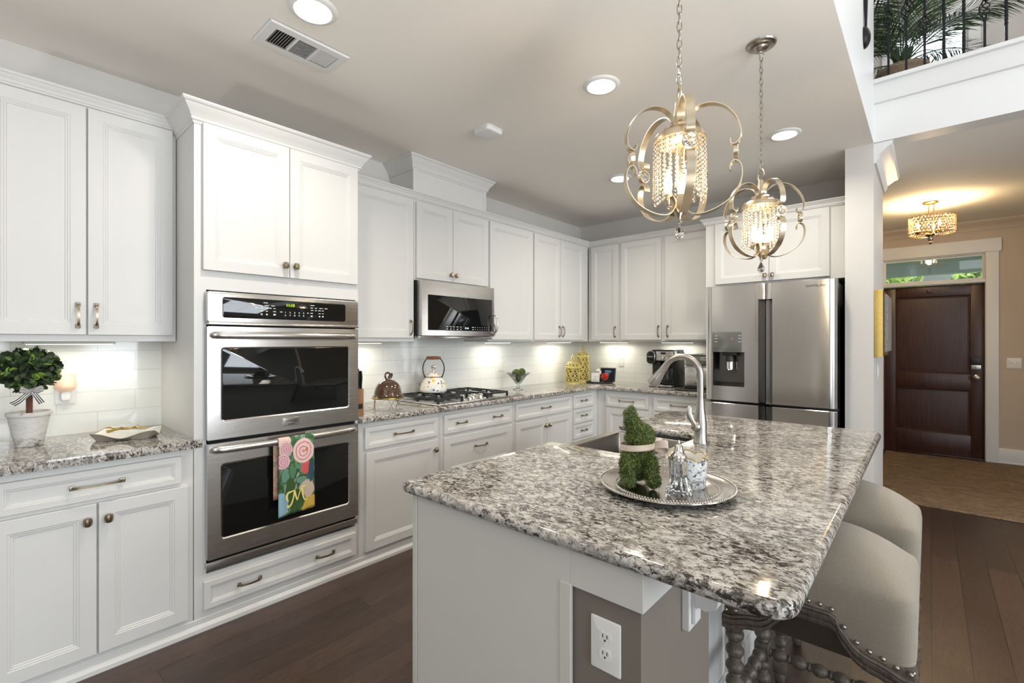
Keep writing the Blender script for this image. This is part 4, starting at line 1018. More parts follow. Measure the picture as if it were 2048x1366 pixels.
# ---------------------------------------------------------------- crystal pendants
def link_chain(mb, z0, z1, n, Rl=.011, r=.0021):
    st = (z1 - z0) / n
    for k in range(n):
        z = z0 + st * (k + .5); pts = []
        for q in range(14):
            a = 2 * PI * q / 14; u = Rl * .62 * math.cos(a); w = (st * .5 + .0045) * math.sin(a)
            pts.append((u, 0, z + w) if k % 2 else (0, u, z + w))
        mb.tube(pts, r, 6, True)
def make_pendant(loc, label, rot):
    t = thing('pendant_light', label, 'pendant light', loc, rot)   # origin on the ceiling
    Z = lambda z: z - CEIL
    mb = MB(); mb.lathe([(0, -.034), (.018, -.033), (.030, -.024), (.034, -.018), (.050, -.016), (.056, -.009), (.063, -.007), (.065, 0)], 36); mb.build('canopy', 'pewter', t)
    mb = MB(); mb.torus((0, 0, -.045), .011, .0025, 'x', 16, 6); link_chain(mb, -.575, -.052, 19); mb.build('chain', 'pewter', t)
    mb = MB(); mb.torus((0, 0, Z(2.150)), .026, .003, 'y', 28, 8); mb.build('hanging_loop', 'silverleaf', t)
    mb = MB(); mb.lathe([(.006, Z(2.128)), (.012, Z(2.125)), (.015, Z(2.10)), (.018, Z(2.07)), (.030, Z(2.048)), (.052, Z(2.034)), (.056, Z(2.028)), (.074, Z(2.020)), (.080, Z(2.008)), (.081, Z(1.998)), (.078, Z(1.998))], 40, capb=False)
    mb.build('shade_cap', 'silverleaf', t)
    mb = MB(); mb.lathe([(.004, Z(2.0)), (.006, Z(1.99)), (.006, Z(1.80)), (.016, Z(1.795)), (.019, Z(1.785)), (.014, Z(1.772)), (.008, Z(1.765)), (.005, Z(1.755))], 16); mb.build('center_stem', 'silverleaf', t)
    UP = [(.046, 2.045), (.042, 2.034), (.030, 2.032), (.022, 2.045), (.024, 2.072), (.050, 2.096), (.090, 2.101), (.130, 2.084), (.160, 2.048), (.175, 2.008), (.173, 1.978), (.160, 1.963), (.148, 1.967), (.146, 1.982)]
    LO = [(.146, 1.886), (.147, 1.902), (.158, 1.914), (.174, 1.902), (.179, 1.872), (.170, 1.836), (.144, 1.800), (.104, 1.776), (.062, 1.766), (.032, 1.774), (.019, 1.800), (.026, 1.826), (.042, 1.826), (.046, 1.812)]
    for k in range(5):
        a = R(72 * k); ca, sa = math.cos(a), math.sin(a); mb = MB()
        for pth in (UP, LO):
            P = smooth_path([(r * ca, r * sa, Z(z)) for (r, z) in pth], 5); mb.sweep(P, [(-.012, -.0013), (-.012, .0013), (.012, .0013), (.012, -.0013)], side=(-sa, ca, 0))
        c = (.161 * ca, .161 * sa, Z(1.940)); pts = [(c[0] - sa * .0205 * math.cos(R(q)), c[1] + ca * .0205 * math.cos(R(q)), c[2] + .0205 * math.sin(R(q))) for q in range(0, 360, 15)]
        mb.sweep(pts, [(-.006, -.0013), (-.006, .0013), (.006, .0013), (.006, -.0013)], side=(ca, sa, 0), closed=True)
        arm = mb.build('scroll_arm', 'silverleaf', t, smooth=50)
        m2 = MB(); m2.lathe([(0, -.008), (.009, -.0065), (.019, 0), (.009, .0065), (0, .008)], 10, (0, 0, 0), 0, 'x'); mb = MB(); T = Matrix.Translation(c) @ Matrix.Rotation(a, 4, 'Z')
        mb.add([tuple(T @ Vector(v)) for v in m2.v], m2.f); mb.build('crystal', 'crystal', arm, smooth=0)
    proto = None
    for k in range(24):
        for (kind, rad) in (('o', .076),):
            if proto is None:
                pm = []
                for ln in (13, 14, 12):
                    mb = MB()
                    for j in range(ln): mb.ico((rad, 0, Z(1.992) - .0135 * j), .0062 if j < ln - 1 else .008, 1)
                    pm.append(mb.build('bead_strand', 'bead', t, smooth=60))
                proto = pm
                for q, s in enumerate(pm): s.rotation_euler = (0, 0, R(15 * q))
                continue
            if k < 3: continue
            s = proto[k % 3].copy(); COL.objects.link(s); s.parent = t; s.rotation_euler = (0, 0, R(15 * k))
    mb = MB()
    for k in range(3): a = R(120 * k + 40); mb.lathe([(.007, Z(1.80)), (.009, Z(1.803)), (.009, Z(1.835)), (.007, Z(1.836))], 12, (.036 * math.cos(a), .036 * math.sin(a), 0)); mb.tube([(0, 0, Z(1.79)), (.02 * math.cos(a), .02 * math.sin(a), Z(1.792)), (.036 * math.cos(a), .036 * math.sin(a), Z(1.80))], .003, 6)
    mb.build('lamp_socket', 'silverleaf', t)
    for k in range(3):
        a = R(120 * k + 40); mb = MB(); mb.lathe([(.006, Z(1.836)), (.0115, Z(1.848)), (.0135, Z(1.866)), (.011, Z(1.888)), (.005, Z(1.908)), (0, Z(1.916))], 12, (.036 * math.cos(a), .036 * math.sin(a), 0)); mb.build('bulb', 'bulb', t)
    mb = MB(); mb.ico((0, 0, Z(1.748)), .008, 1); mb.lathe([(0, Z(1.690)), (.014, Z(1.702)), (.017, Z(1.712)), (.009, Z(1.730)), (.003, Z(1.740)), (0, Z(1.742))], 8); mb.build('crystal_drop', 'crystal', t, smooth=0)
    d = bpy.data.lights.new('pendant_lamp', 'POINT'); d.energy = 10; d.color = (1.0, .82, .56); d.shadow_soft_size = .03
    o = bpy.data.objects.new('pendant_lamp', d); COL.objects.link(o); o.location = (loc[0], loc[1], 1.88)
    return t
make_pendant((2.60, 1.466, CEIL), 'nearer crystal pendant, hanging over the front of the island', R(-58))
make_pendant((2.602, 2.425, CEIL), 'farther crystal pendant, with its canopy showing on the ceiling', R(-48))
# entry hall ceiling light
hl = (3.20, 6.28)
t = thing('flush_ceiling_light', 'bronze and crystal drum ceiling light in the entry hall', 'ceiling light', (hl[0], hl[1], CEIL))
Z = lambda z: z - CEIL
M['bronzegold'] = mat('bronze_gold', (.45, .27, .10), .35, 1.0, var=.15)
mb = MB(); mb.lathe([(0, -.02), (.05, -.02), (.062, -.012), (.065, 0)], 28); [mb.tube([(.025 * math.cos(R(a)), .025 * math.sin(R(a)), -.02), (.025 * math.cos(R(a)), .025 * math.sin(R(a)), Z(2.55))], .005, 8) for a in (0, 120, 240)]; mb.build('canopy', 'bronzegold', t)
wob = lambda a: .178 * (1 + .07 * math.cos(3 * a + .4))
mb = MB(); zs0, zs1 = Z(2.442), Z(2.605)
for z in (zs0, zs1): mb.tube([(wob(R(a)) * math.cos(R(a)), wob(R(a)) * math.sin(R(a)), z) for a in range(0, 360, 6)], .0035, 6, True)
nd = 30
for s in (-1, 1):
    for k in range(nd):
        P = []
        for q in range(9): a = 2 * PI * (k / nd + s * q / 8 * 3.2 / nd); P.append((wob(a) * math.cos(a), wob(a) * math.sin(a), zs0 + (zs1 - zs0) * q / 8))
        mb.tube(P, .0016, 4)
mb.build('drum_shade', 'bronzegold', t)
mb = MB()
for r_ in range(6):
    for k in range(44): a = 2 * PI * (k + .5 * (r_ % 2)) / 44; w_ = wob(a) - .006; mb.ico((w_ * math.cos(a), w_ * math.sin(a), zs0 + .012 + .027 * r_), .0095, 1)
mb.build('crystal_beads', 'bead', t, smooth=60)
mb = MB(); mb.lathe([(.0, Z(2.335)), (.008, Z(2.34)), (.02, Z(2.355)), (.014, Z(2.37)), (.022, Z(2.38)), (.024, Z(2.395)), (.014, Z(2.405)), (.045, Z(2.425)), (.05, Z(2.43)), (0, Z(2.43))], 24); mb.build('finial', 'chrome', t)
for k in range(3):
    a = R(120 * k + 75); x, y = .095 * math.cos(a), .095 * math.sin(a)
    mb = MB(); mb.tube(smooth_path([(0, 0, Z(2.435)), (x * .35, y * .35, Z(2.45)), (x * .6, y * .6, Z(2.425)), (x * .95, y * .95, Z(2.428)), (x, y, Z(2.45))], 5), .004, 6); mb.lathe([(.006, Z(2.445)), (.03, Z(2.465)), (.032, Z(2.468)), (.009, Z(2.468)), (.009, Z(2.50)), (.006, Z(2.502))], 16, (x, y, 0)); mb.build('lamp_arm', 'bronzegold', t)
    mb = MB(); mb.lathe([(.006, Z(2.502)), (.012, Z(2.515)), (.013, Z(2.53)), (.006, Z(2.56)), (0, Z(2.57))], 12, (x, y, 0)); mb.build('bulb', 'bulb', t)
d = bpy.data.lights.new('hall_lamp', 'POINT'); d.energy = 28; d.color = (1.0, .72, .38); d.shadow_soft_size = .05
o = bpy.data.objects.new('hall_lamp', d); COL.objects.link(o); o.location = (hl[0], hl[1], 2.53)
# under cabinet strips
def strip(run, a, b, w_, label):
    if run == 'L': t = thing('under_cabinet_light', label, 'light', (w_, (a + b) / 2, 1.3715), R(90))
    else: t = thing('under_cabinet_light', label, 'light', ((a + b) / 2, w_, 1.3715), 0)
    h = (b - a) / 2; mb = MB(); mb.box(-h, -.03, -.012, h, .03, 0, .003); mb.build('light_housing', 'white', t)
    mb = MB(); mb.box(-h + .01, -.024, -.0135, h - .01, .024, -.0118); mb.build('light_lens', 'strip', t)
    area('strip_lamp', (t.location.x, t.location.y, 1.3715 - .018), (0, 0, t.rotation_euler[2]), h * 2 - .02, .045, 0.6 * (b - a) / .3, (1.0, .95, .78), 170)
strip('L', .135, .449, .19, 'lit strip under the wall cabinet over the topiary'); strip('L', 1.64, 1.976, .15, 'lit strip under the wall cabinet beside the ovens')
strip('L', 3.085, 3.401, .15, 'lit strip under the wall cabinet right of the microwave'); strip('L', 4.032, 4.425, .15, 'lit strip under the wall cabinet left of the corner')
strip('B', .356, .697, 4.75, 'lit strip above the gold canisters and smart display'); strip('B', 1.088, 1.422, 4.75, 'lit strip above the coffee maker')

# ---------------------------------------------------------------- hall rug, picture, railing, palm
mb = MB(); m2 = slab(fillet([(2.79, 5.215), (4.9, 5.215), (4.9, 7.53), (2.79, 7.53)], .01, 2), 0.0005, .012, .004, 2); mb.add(m2.v, m2.f); o = mb.build('entry_rug', 'rug'); tag(o, 'heathered brown rug in front of the front door', 'rug')
t = thing('picture_frame', 'gold framed speckled picture hung on the narrow wall end', 'picture', (2.9005, 4.16, 1.50), R(90))
M['speckle'] = moss_mat('speckled_grey_art', (.05, .045, .04), (.22, .2, .17), (.5, .47, .42), 160)
mb = MB(); ringpanel(mb, 0.0, .50, -.235, .235, 0, [(0, -.035), (.004, -.05), (.015, -.056), (.03, -.05), (.036, -.042)], back=-.001); mb.build('frame', 'gold', t, smooth=20)
mb = MB(); ringpanel(mb, .03, .47, -.205, .205, 0, [(0, -.06), (.01, -.075)], back=-.04); mb.build('artwork', 'speckle', t, smooth=20)
t = thing('stair_railing', 'black wrought iron railing along the upstairs landing', 'railing', (2.977, 4.23, 3.185))
def baluster(x, kind, zb=.3):
    mb = MB(); s = .0065; N = 40; H = .92
    tw = (.05, .30) if kind == 'basket' else (.02, .42); b0, b1 = .36, .50
    def seg(z0, z1, turns=0):
        n = max(2, int(abs(turns) * 12) + 1)
        P = [(x, 0, z0 + (z1 - z0) * i / n) for i in range(n + 1)]
        mb.sweep(P, [(-s, -s), (-s, s), (s, s), (s, -s)], side=lambda i: (math.cos(2 * PI * turns * i / n), math.sin(2 * PI * turns * i / n), 0))
    if kind == 'basket':
        seg(0, zb - .06)
        mb.box(x - .010, -.010, zb - .068, x + .010, .010, zb - .052, .002)
        for q in range(4):
            mb.tube([(x + (.004 + .024 * math.sin(PI * i / 12)) * math.cos(R(90 * q + 22 * i)), (.004 + .024 * math.sin(PI * i / 12)) * math.sin(R(90 * q + 22 * i)), zb - .055 + .12 * i / 12) for i in range(13)], .0035, 6)
        mb.box(x - .010, -.010, zb + .058, x + .010, .010, zb + .074, .002); seg(zb + .07, H)
    elif kind == 'twist': seg(0, .15); seg(.15, .45, 3); seg(.45, H)
    else: seg(0, .04); seg(.04, .20, 1.5); seg(.20, .30); seg(.30, .6, 3); seg(.6, H)
    mb.box(x - .011, -.011, 0, x + .011, .011, .012, .002)
    return mb.build('baluster', 'iron', t, smooth=35)
for k in range(14): baluster(.0955 * k, *(('basket', .44), ('basket', .45), ('basket', .32), ('twist2',), ('twist2',), ('basket', .29), ('twist',))[k % 7])
mb = MB(); mb.box(-.08, -.03, .92, 1.35, .03, .975, .012); mb.build('handrail', 'doorwood', t)
t = thing('potted_palm', 'potted palm behind the upstairs railing', 'plant', (3.03, 4.82, 3.166))
M['pot_palm'] = wood_mat('carved_planter', (.24, .155, .095), (.48, .37, .26), .7, (6, 6, 10), 5, bmp=.4)
mb = MB(); mb.lathe([(.10, 0), (.12, .02), (.145, .16), (.155, .30), (.168, .315), (.168, .34), (.152, .345), (.145, .32), (0, .315)], 32); mb.build('planter', 'pot_palm', t)
mb = MB(); [mb.tube(smooth_path([(.02 * math.cos(R(a)), .02 * math.sin(R(a)), .31), (.04 * math.cos(R(a)), .04 * math.sin(R(a)), .42), (.06 * math.cos(R(a)), .06 * math.sin(R(a)), .50)], 3), .014, 6) for a in range(0, 360, 60)]; mb.build('stem', 'palm', t)
def frond(a, tilt, Ln, seed):
    rnd = random.Random(seed); mb = MB(); d = Vector((math.cos(a), math.sin(a), 0)); up = Vector((0, 0, 1)); P = []
    p = Vector((.03 * d.x, .03 * d.y, .40)); n = 26
    for i in range(n + 1):
        P.append(p.copy()); th = tilt - 1.35 * (i / n) ** 1.5 * (1.3 - tilt * .45); p = p + (d * math.cos(th) + up * math.sin(th)) * (Ln / n)
    mb.tube([tuple(q) for q in P], .005, 5, scale=lambda u: 1.1 - .9 * u); side = d.cross(up)
    for i in range(4, n):
        u = i / n; tv = (P[i + 1 if i < n else i] - P[i - 1]).normalized(); ll = Ln * .42 * math.sin(PI * min(1, .18 + u * .80)) ** .8
        for s in (-1, 1):
            for h in (0, .5):
                b = P[i] + tv * (Ln / n) * h; dr = (side * s * .80 + tv * .75 - up * .12 + Vector((rnd.uniform(-.1, .1), rnd.uniform(-.1, .1), rnd.uniform(-.1, .1)))).normalized()
                mid_ = b + dr * ll * .55; tip = b + dr * ll - up * ll * .16; wv = tv * .0048
                mb.add([tuple(b - wv * .4), tuple(b + wv * .4), tuple(mid_ + wv), tuple(tip), tuple(mid_ - wv)], [(0, 1, 2, 4), (4, 2, 3)])
    return mb.build('frond', 'palm', t, smooth=0)
for k in range(17): frond(R(360 / 17 * k * 5 + 11 * (k % 3)), (1.30, 1.0, .70, .45)[k % 4], (.62, .74, .74, .66)[k % 4], k)
mb = MB(); prf = [(2.9005, 3.46)]
t = thing('wall_ornament', 'dark iron wall hanging with a round end on the tall white wall', 'wall hanging', (2.9005, 3.47, 3.10), R(90))
mb = MB(); mb.sphere((0, -.0, .065), .062, 24, 14, 0, (.9, .55, 1)); mb.sweep([(0, -.010, .10), (0, -.012, .35), (-.01, -.018, .9), (-.02, -.022, 1.5)], [(-.02, -.008), (-.02, .010), (.02, .010), (.02, -.008)], side=(1, 0, 0), scale=lambda u: .55 + 1.6 * u); mb.build('iron_shaft', 'iron', t)

# ---------------------------------------------------------------- gas cooktop
CZ = CT1
t = thing('gas_cooktop', 'stainless gas cooktop with black cast iron grates', 'cooktop', (.345, 2.53, CZ), R(90))   # local x along the wall, -y to the room
cw, cd = .765, .53
mb = MB(); m2 = slab(fillet([(-cw / 2, -cd / 2), (cw / 2, -cd / 2), (cw / 2, cd / 2), (-cw / 2, cd / 2)], .012, 4), .0004, .014, .005, 3); mb.add(m2.v, m2.f); mb.build('cooktop_plate', 'steel', t, smooth=50)
BUR = [(-.255, .11, .042), (-.255, -.115, .034), (0, .09, .052), (.255, .11, .034), (.255, -.115, .042)]
for (x, y, r) in BUR:
    mb = MB(); mb.lathe([(r * 1.15, .012), (r * 1.15, .020), (r, .024), (r, .030), (r * .8, .035), (0, .035)], 22, (x, y, 0)); mb.build('burner', 'cast', t)
def grate(x0, x1, y0, y1):
    mb = MB(); b = .0075; zt = .052
    for (a, c, d, e) in ((x0, y0, x1, y0), (x0, y1, x1, y1)): mb.box(a - b, c - b, zt - .014, d + b, c + b, zt, .003)
    for x in (x0, x1): mb.box(x - b, y0, zt - .014, x + b, y1, zt, .003)
    for x in (x0, x1):
        for y in (y0, y1, (y0 + y1) / 2): mb.box(x - b, y - b, .0142, x + b, y + b, zt - .01, .002)
    xm = (x0 + x1) / 2
    for y in (y0 + .25 * (y1 - y0), y0 + .75 * (y1 - y0)):
        mb.box(x0, y - .006, zt - .010, xm - .025, y + .006, zt + .003, .003); mb.box(xm + .025, y - .006, zt - .010, x1, y + .006, zt + .003, .003)
    for (a, c) in ((y0, y0 + .16 * (y1 - y0)), (y0 + .36 * (y1 - y0), y0 + .64 * (y1 - y0)), (y0 + .84 * (y1 - y0), y1)): mb.box(xm - .006, a, zt - .010, xm + .006, c, zt + .003, .003)
    return mb.build('grate', 'cast', t, smooth=40)
grate(-.365, -.135, -.235, .235); grate(-.120, .120, -.065, .235); grate(.135, .365, -.235, .235)
for (x, y) in ((-.085, -.18), (-.03, -.21), (.03, -.18), (.085, -.21)):
    mb = MB(); mb.lathe([(.024, .0138), (.024, .017), (.020, .019), (.018, .034), (.016, .038), (0, .038)], 20, (x, y, 0)); mb.box(x - .0045, y - .022, .019, x + .0045, y + .022, .052, .003); mb.build('control_knob', 'chrome', t)
# ---------------------------------------------------------------- kettle
def floral_mat():
    m, nt, b = newmat('floral_enamel'); v = coords(nt); last = (0.80, 0.775, 0.70)
    for (sc, col, th, off) in ((22, (.75, .36, .03), .26, 0), (26, (.42, .09, .05), .24, 3.3), (30, (.06, .09, .30), .22, 7.7), (34, (.10, .17, .05), .20, 11.1), (20, (.80, .52, .05), .24, 17.)):
        mp = nt.nodes.new('ShaderNodeMapping'); mp.inputs['Location'].default_value = (off, off * .7, off * .3); nt.links.new(v, mp.inputs['Vector'])
        vo = nt.nodes.new('ShaderNodeTexVoronoi'); vo.inputs['Scale'].default_value = sc; nt.links.new(mp.outputs[0], vo.inputs['Vector'])
        nz = noise(nt, mp.outputs[0], sc * 3.2, 2, .5); ad = nt.nodes.new('ShaderNodeMath'); ad.operation = 'MULTIPLY_ADD'; ad.inputs[1].default_value = .35; nt.links.new(nz, ad.inputs[0]); nt.links.new(vo.outputs['Distance'], ad.inputs[2])
        # keep only some of the cells
        sp = nt.nodes.new('ShaderNodeSeparateColor'); nt.links.new(vo.outputs['Color'], sp.inputs[0])
        g = nt.nodes.new('ShaderNodeMath'); g.operation = 'GREATER_THAN'; g.inputs[1].default_value = .62; nt.links.new(sp.outputs[0], g.inputs[0])
        l = nt.nodes.new('ShaderNodeMath'); l.operation = 'LESS_THAN'; l.inputs[1].default_value = th + .17; nt.links.new(ad.outputs[0], l.inputs[0])
        mu = nt.nodes.new('ShaderNodeMath'); mu.operation = 'MULTIPLY'; nt.links.new(g.outputs[0], mu.inputs[0]); nt.links.new(l.outputs[0], mu.inputs[1])
        last = mix(nt, mu.outputs[0], last, col)
    nt.links.new(last, b.inputs['Base Color']); b.inputs['Roughness'].default_value = .12; return m
M['floral'] = floral_mat()
M['handlewood'] = wood_mat('cherry_handle', (.16, .045, .02), (.30, .10, .05), .35)
t = thing('tea_kettle', 'white floral enamel tea kettle on the back of the cooktop', 'kettle', (.235, 2.405, CZ + .0555), R(52))
mb = MB(); mb.lathe([(.088, 0), (.100, .003), (.106, .012), (.105, .032), (.098, .060), (.086, .088), (.070, .110), (.058, .120), (.056, .124)], 40, fn=lambda a, z: 1.0); mb.build('kettle_body', 'floral', t, smooth=60)
mb = MB(); mb.lathe([(.060, .1225), (.061, .127), (.056, .134), (.046, .146), (.030, .156), (.012, .160), (0, .1605)], 32); ld = mb.build('lid', 'floral', t, smooth=60)
mb = MB(); mb.lathe([(.014, .159), (.014, .168), (.006, .171), (.006, .178), (.017, .188), (.021, .199), (.017, .210), (0, .216)], 18); mb.build('lid_knob', 'chrome', ld)
mb = MB(); mb.lathe([(.0615, .119), (.0625, .123), (.060, .126)], 32, capa=False, capb=False); mb.build('lid_band', 'handlewood', t)
for s in (-1, 1):
    mb = MB(); mb.sweep(smooth_path([(s * .062, 0, .112), (s * .078, 0, .15), (s * .084, 0, .19), (s * .074, 0, .235), (s * .052, 0, .268)], 5), [(-.008, -.004), (-.008, .004), (.008, .004), (.008, -.004)], side=(0, 1, 0)); mb.sphere((s * .062, 0, .115), .009, 10, 6); hb = mb.build('handle_arm', 'iron', t)
mb = MB(); mb.lathe([(.008, -.058), (.011, -.054), (.013, -.03), (.0135, 0), (.013, .03), (.011, .054), (.008, .058)], 16, (0, 0, .272), 0, 'x'); mb.build('kettle_handle', 'handlewood', t)
mb = MB(); mb.tube(smooth_path([(0, .085, .06), (0, .115, .085), (0, .135, .115), (0, .15, .125)], 4), .018, 12, scale=lambda u: 1.25 - .5 * u); mb.build('spout', 'floral', t, smooth=60)
# ---------------------------------------------------------------- cake stand with dome
t = thing('cake_stand', 'gold rimmed cake stand on wire legs beside the cooktop', 'stand', (.50, 1.805, CZ))
mb = MB(); mb.lathe([(0, .082), (.100, .082), (.106, .085), (.106, .093), (.100, .096), (0, .094)], 44); mb.build('stand_plate', 'gold', t)
for k in range(3):
    a = R(120 * k - 20); c_, s_ = math.cos(a), math.sin(a); mb = MB()
    for (u0, u1) in ((-.022, .022), (.022, -.022)): mb.tube([(.086 * c_ - s_ * u0, .086 * s_ + c_ * u0, .083), (.092 * c_ - s_ * u1, .092 * s_ + c_ * u1, .002)], .0022, 6)
    mb.build('leg', 'brass', t)
M['amber'] = mat('brown_glass_dome', (.085, .045, .025), .06, .25, var=.25, scale=20, coat=.6)
t = thing('cake_dome', 'glossy brown cake dome with a twisted loop knob on the gold stand', 'dome', (.50, 1.805, CZ + .0963))
mb = MB(); mb.lathe([(.098, 0), (.100, .004), (.092, .010), (.090, .018), (.088, .035), (.080, .062), (.064, .086), (.042, .102), (.018, .110), (0, .111)], 44); mb.build('dome_cover', 'amber', t, smooth=60)
mb = MB(); mb.tube(smooth_path([(0, -.004, .108), (0, -.02, .125), (0, -.018, .148), (0, .002, .155), (0, .016, .140), (0, .004, .122), (0, .018, .118), (0, .030, .135), (0, .026, .150)], 5), .0065, 8); mb.build('loop_knob', 'amber', t)
# ---------------------------------------------------------------- knife block
M['acacia'] = wood_mat('acacia_wood', (.16, .075, .03), (.34, .18, .08), .45, (14, 14, 1.4), 3)
t = thing('knife_block', 'wooden knife block against the side of the oven cabinet', 'knife block', (.575, 1.535, CZ))
mb = MB(); mb.prism([(-.085, 0), (.0, 0), (.0, .165), (-.085, .195)], 'y', 0, .045); mb.build('block', 'acacia', t)
mb = MB(); mb.box(.0002, .008, .045, .001, .037, .075); mb.build('maker_plate', 'black', t)
for k, (x, y) in enumerate(((-.012, .013), (-.012, .032), (-.045, .013), (-.045, .032))):
    mb = MB(); zt = .167 + .35 * (-x) ; mb.sweep(smooth_path([(x, y, zt - .006), (x, y, zt + .03), (x + .004, y, zt + .07), (x - .002, y, zt + .105)], 3), [(.007 * math.cos(q * PI / 5), .010 * math.sin(q * PI / 5)) for q in range(10)], side=(0, 1, 0), scale=lambda u: .85 + .25 * math.sin(PI * u) + .15 * u); mb.build('knife_handle', 'black', t)
# ---------------------------------------------------------------- glass bowl of moss balls
def moss_ball(c, r, label, seed):
    rnd = random.Random(seed); mb = MB(); mb.sphere((0, 0, 0), r * .93, 20, 12)
    for k in range(420):
        d = Vector((rnd.gauss(0, 1), rnd.gauss(0, 1), rnd.gauss(0, 1))).normalized(); tv = d.orthogonal().normalized(); tv.rotate(Matrix.Rotation(rnd.uniform(0, 6.28), 3, d)); b = d * r * .90; s = tv.cross(d) * .0022
        tip = b + (d * .5 + tv) * rnd.uniform(.006, .012) + d * .004; mb.add([tuple(b - s), tuple(b + s), tuple(tip)], [(0, 1, 2)])
    o = mb.build('moss_ball', 'moss', None, smooth=0, loc=c); return tag(o, label, 'moss ball', 'moss balls in the glass bowl')
gb = (.262, 3.405)
t = thing('glass_bowl', 'footed clear glass bowl with a wavy flared rim, right of the cooktop', 'bowl', (gb[0], gb[1], CZ))
mb = MB(); wv = lambda a, z: 1 + (.20 * math.cos(4 * a + .6) + .04 * math.cos(12 * a)) * max(0, (z - .11) / .06)
mb.lathe([(.050, .0005), (.048, .006), (.022, .014), (.013, .024), (.016, .034), (.012, .042), (.020, .052), (.040, .075), (.062, .105), (.088, .135), (.118, .155), (.120, .158), (.090, .139), (.060, .109), (.038, .080), (.016, .060), (0, .056)], 64, fn=wv); mb.build('bowl_glass', 'glassbowl', t, smooth=60)
moss_ball((gb[0] + .012, gb[1] - .040, CZ + .158), .040, 'big left moss ball resting on the rim side of the glass bowl', 1); moss_ball((gb[0] + .005, gb[1] + .048, CZ + .165), .036, 'right hand moss ball sticking out of the glass bowl', 2); moss_ball((gb[0] + .003, gb[1] - .001, CZ + .104), .029, 'lowest moss ball, deep inside the glass bowl', 3)
# ---------------------------------------------------------------- openwork canisters
def canister(loc, r, hb_, hl_, hf, label, seed):
    t = thing('openwork_canister', label, 'canister', (*loc, CZ)); rnd = random.Random(seed)
    mb = MB(); mb.lathe([(0, 0), (r * 1.03, 0), (r * 1.03, .010), (r, .014), (r * .93, .014), (r * .93, .008), (0, .008)], 36); mb.lathe([(r, hb_ - .012), (r * 1.05, hb_ - .008), (r * 1.05, hb_), (r * .92, hb_), (r * .92, hb_ - .012)], 36, capa=False, capb=False)
    rows = max(2, round((hb_ - .03) / .045)); rh = (hb_ - .028) / rows; nc = max(7, int(2 * PI * r / rh * 1.02))
    for i in range(rows):
        for k in range(nc):
            a0 = 2 * PI * (k + .5 * (i % 2)) / nc; zc = .015 + rh * (i + .5); P = []; sg = 1 if (k + i) % 2 else -1
            for q in range(20):
                th = sg * (q / 19 * 2 * PI * 1.35) + PI / 2; rd = rh * .54 * (1 - .62 * q / 19); P.append((r * math.cos(a0 + rd * math.cos(th) / r), r * math.sin(a0 + rd * math.cos(th) / r), zc + rd * math.sin(th)))
            mb.tube(P, .0042, 5)
        for k in range(nc):
            a0 = 2 * PI * (k + .5 + .5 * (i % 2)) / nc; z0_, z1_ = .012 + rh * i, .018 + rh * (i + 1); mb.tube([(r * math.cos(a0 + .06 * math.sin(u * 6.28)), r * math.sin(a0 + .06 * math.sin(u * 6.28)), z0_ + (z1_ - z0_) * u) for u in [j / 6 for j in range(7)]], .0036, 5)
    mb.build('canister_body', 'canister', t, smooth=60)
    mb = MB(); mb.lathe([(r * .97, hb_ + .0005), (r * 1.04, hb_ + .003), (r * 1.0, hb_ + .009), (r * .93, hb_ + .012), (r * .93, hb_ + .005)], 36, capa=False, capb=False)
    for k in range(10):
        a0 = 2 * PI * k / 10; P = [(r * (.93 - .68 * u ** 1.6) * math.cos(a0 + .22 * math.sin(u * 7)), r * (.93 - .68 * u ** 1.6) * math.sin(a0 + .22 * math.sin(u * 7)), hb_ + .010 + hl_ * math.sin(u * PI / 2)) for u in [j / 8 for j in range(9)]]; mb.tube(P, .005, 5)
        b0 = a0 + PI / 10; P = [(r * .72 * math.cos(b0 + .18 * math.cos(q)), r * .72 * math.sin(b0 + .18 * math.cos(q)), hb_ + .010 + hl_ * (.55 + .28 * math.sin(q))) for q in [j * .7 for j in range(9)]]; mb.tube(P, .004, 5)
    zt = hb_ + .010 + hl_; mb.lathe([(r * .30, zt - .006), (r * .34, zt), (r * .2, zt + .006)], 20)
    for k in range(4): a0 = PI / 2 * k; mb.tube([((.004 + .017 * math.sin(PI * u)) * math.cos(a0), (.004 + .017 * math.sin(PI * u)) * math.sin(a0), zt + .004 + hf * .75 * u) for u in [j / 8 for j in range(9)]], .004, 5)
    mb.lathe([(.005, zt + hf * .70), (.009, zt + hf * .78), (.006, zt + hf * .86), (.0035, zt + hf * .93), (0, zt + hf)], 10); mb.build('canister_lid', 'canister', t, smooth=60)
    mb = MB(); mb.lathe([(0, .012), (r * .9, .012), (r * .9, hb_ - .013), (0, hb_ - .013)], 24); mb.build('canister_shade_core', 'canister_shade', t)  # dark cylinder inside stands in for the shade behind the openwork
M['canister_shade'] = mat('canister_inside_shade', (.09, .075, .03), .7, var=.3, scale=30)
canister((.245, 4.345), .076, .172, .05, .090, 'shorter openwork gold canister, in front in the corner', 3); canister((.172, 4.66), .073, .285, .042, .085, 'taller openwork gold canister, behind in the corner', 5)
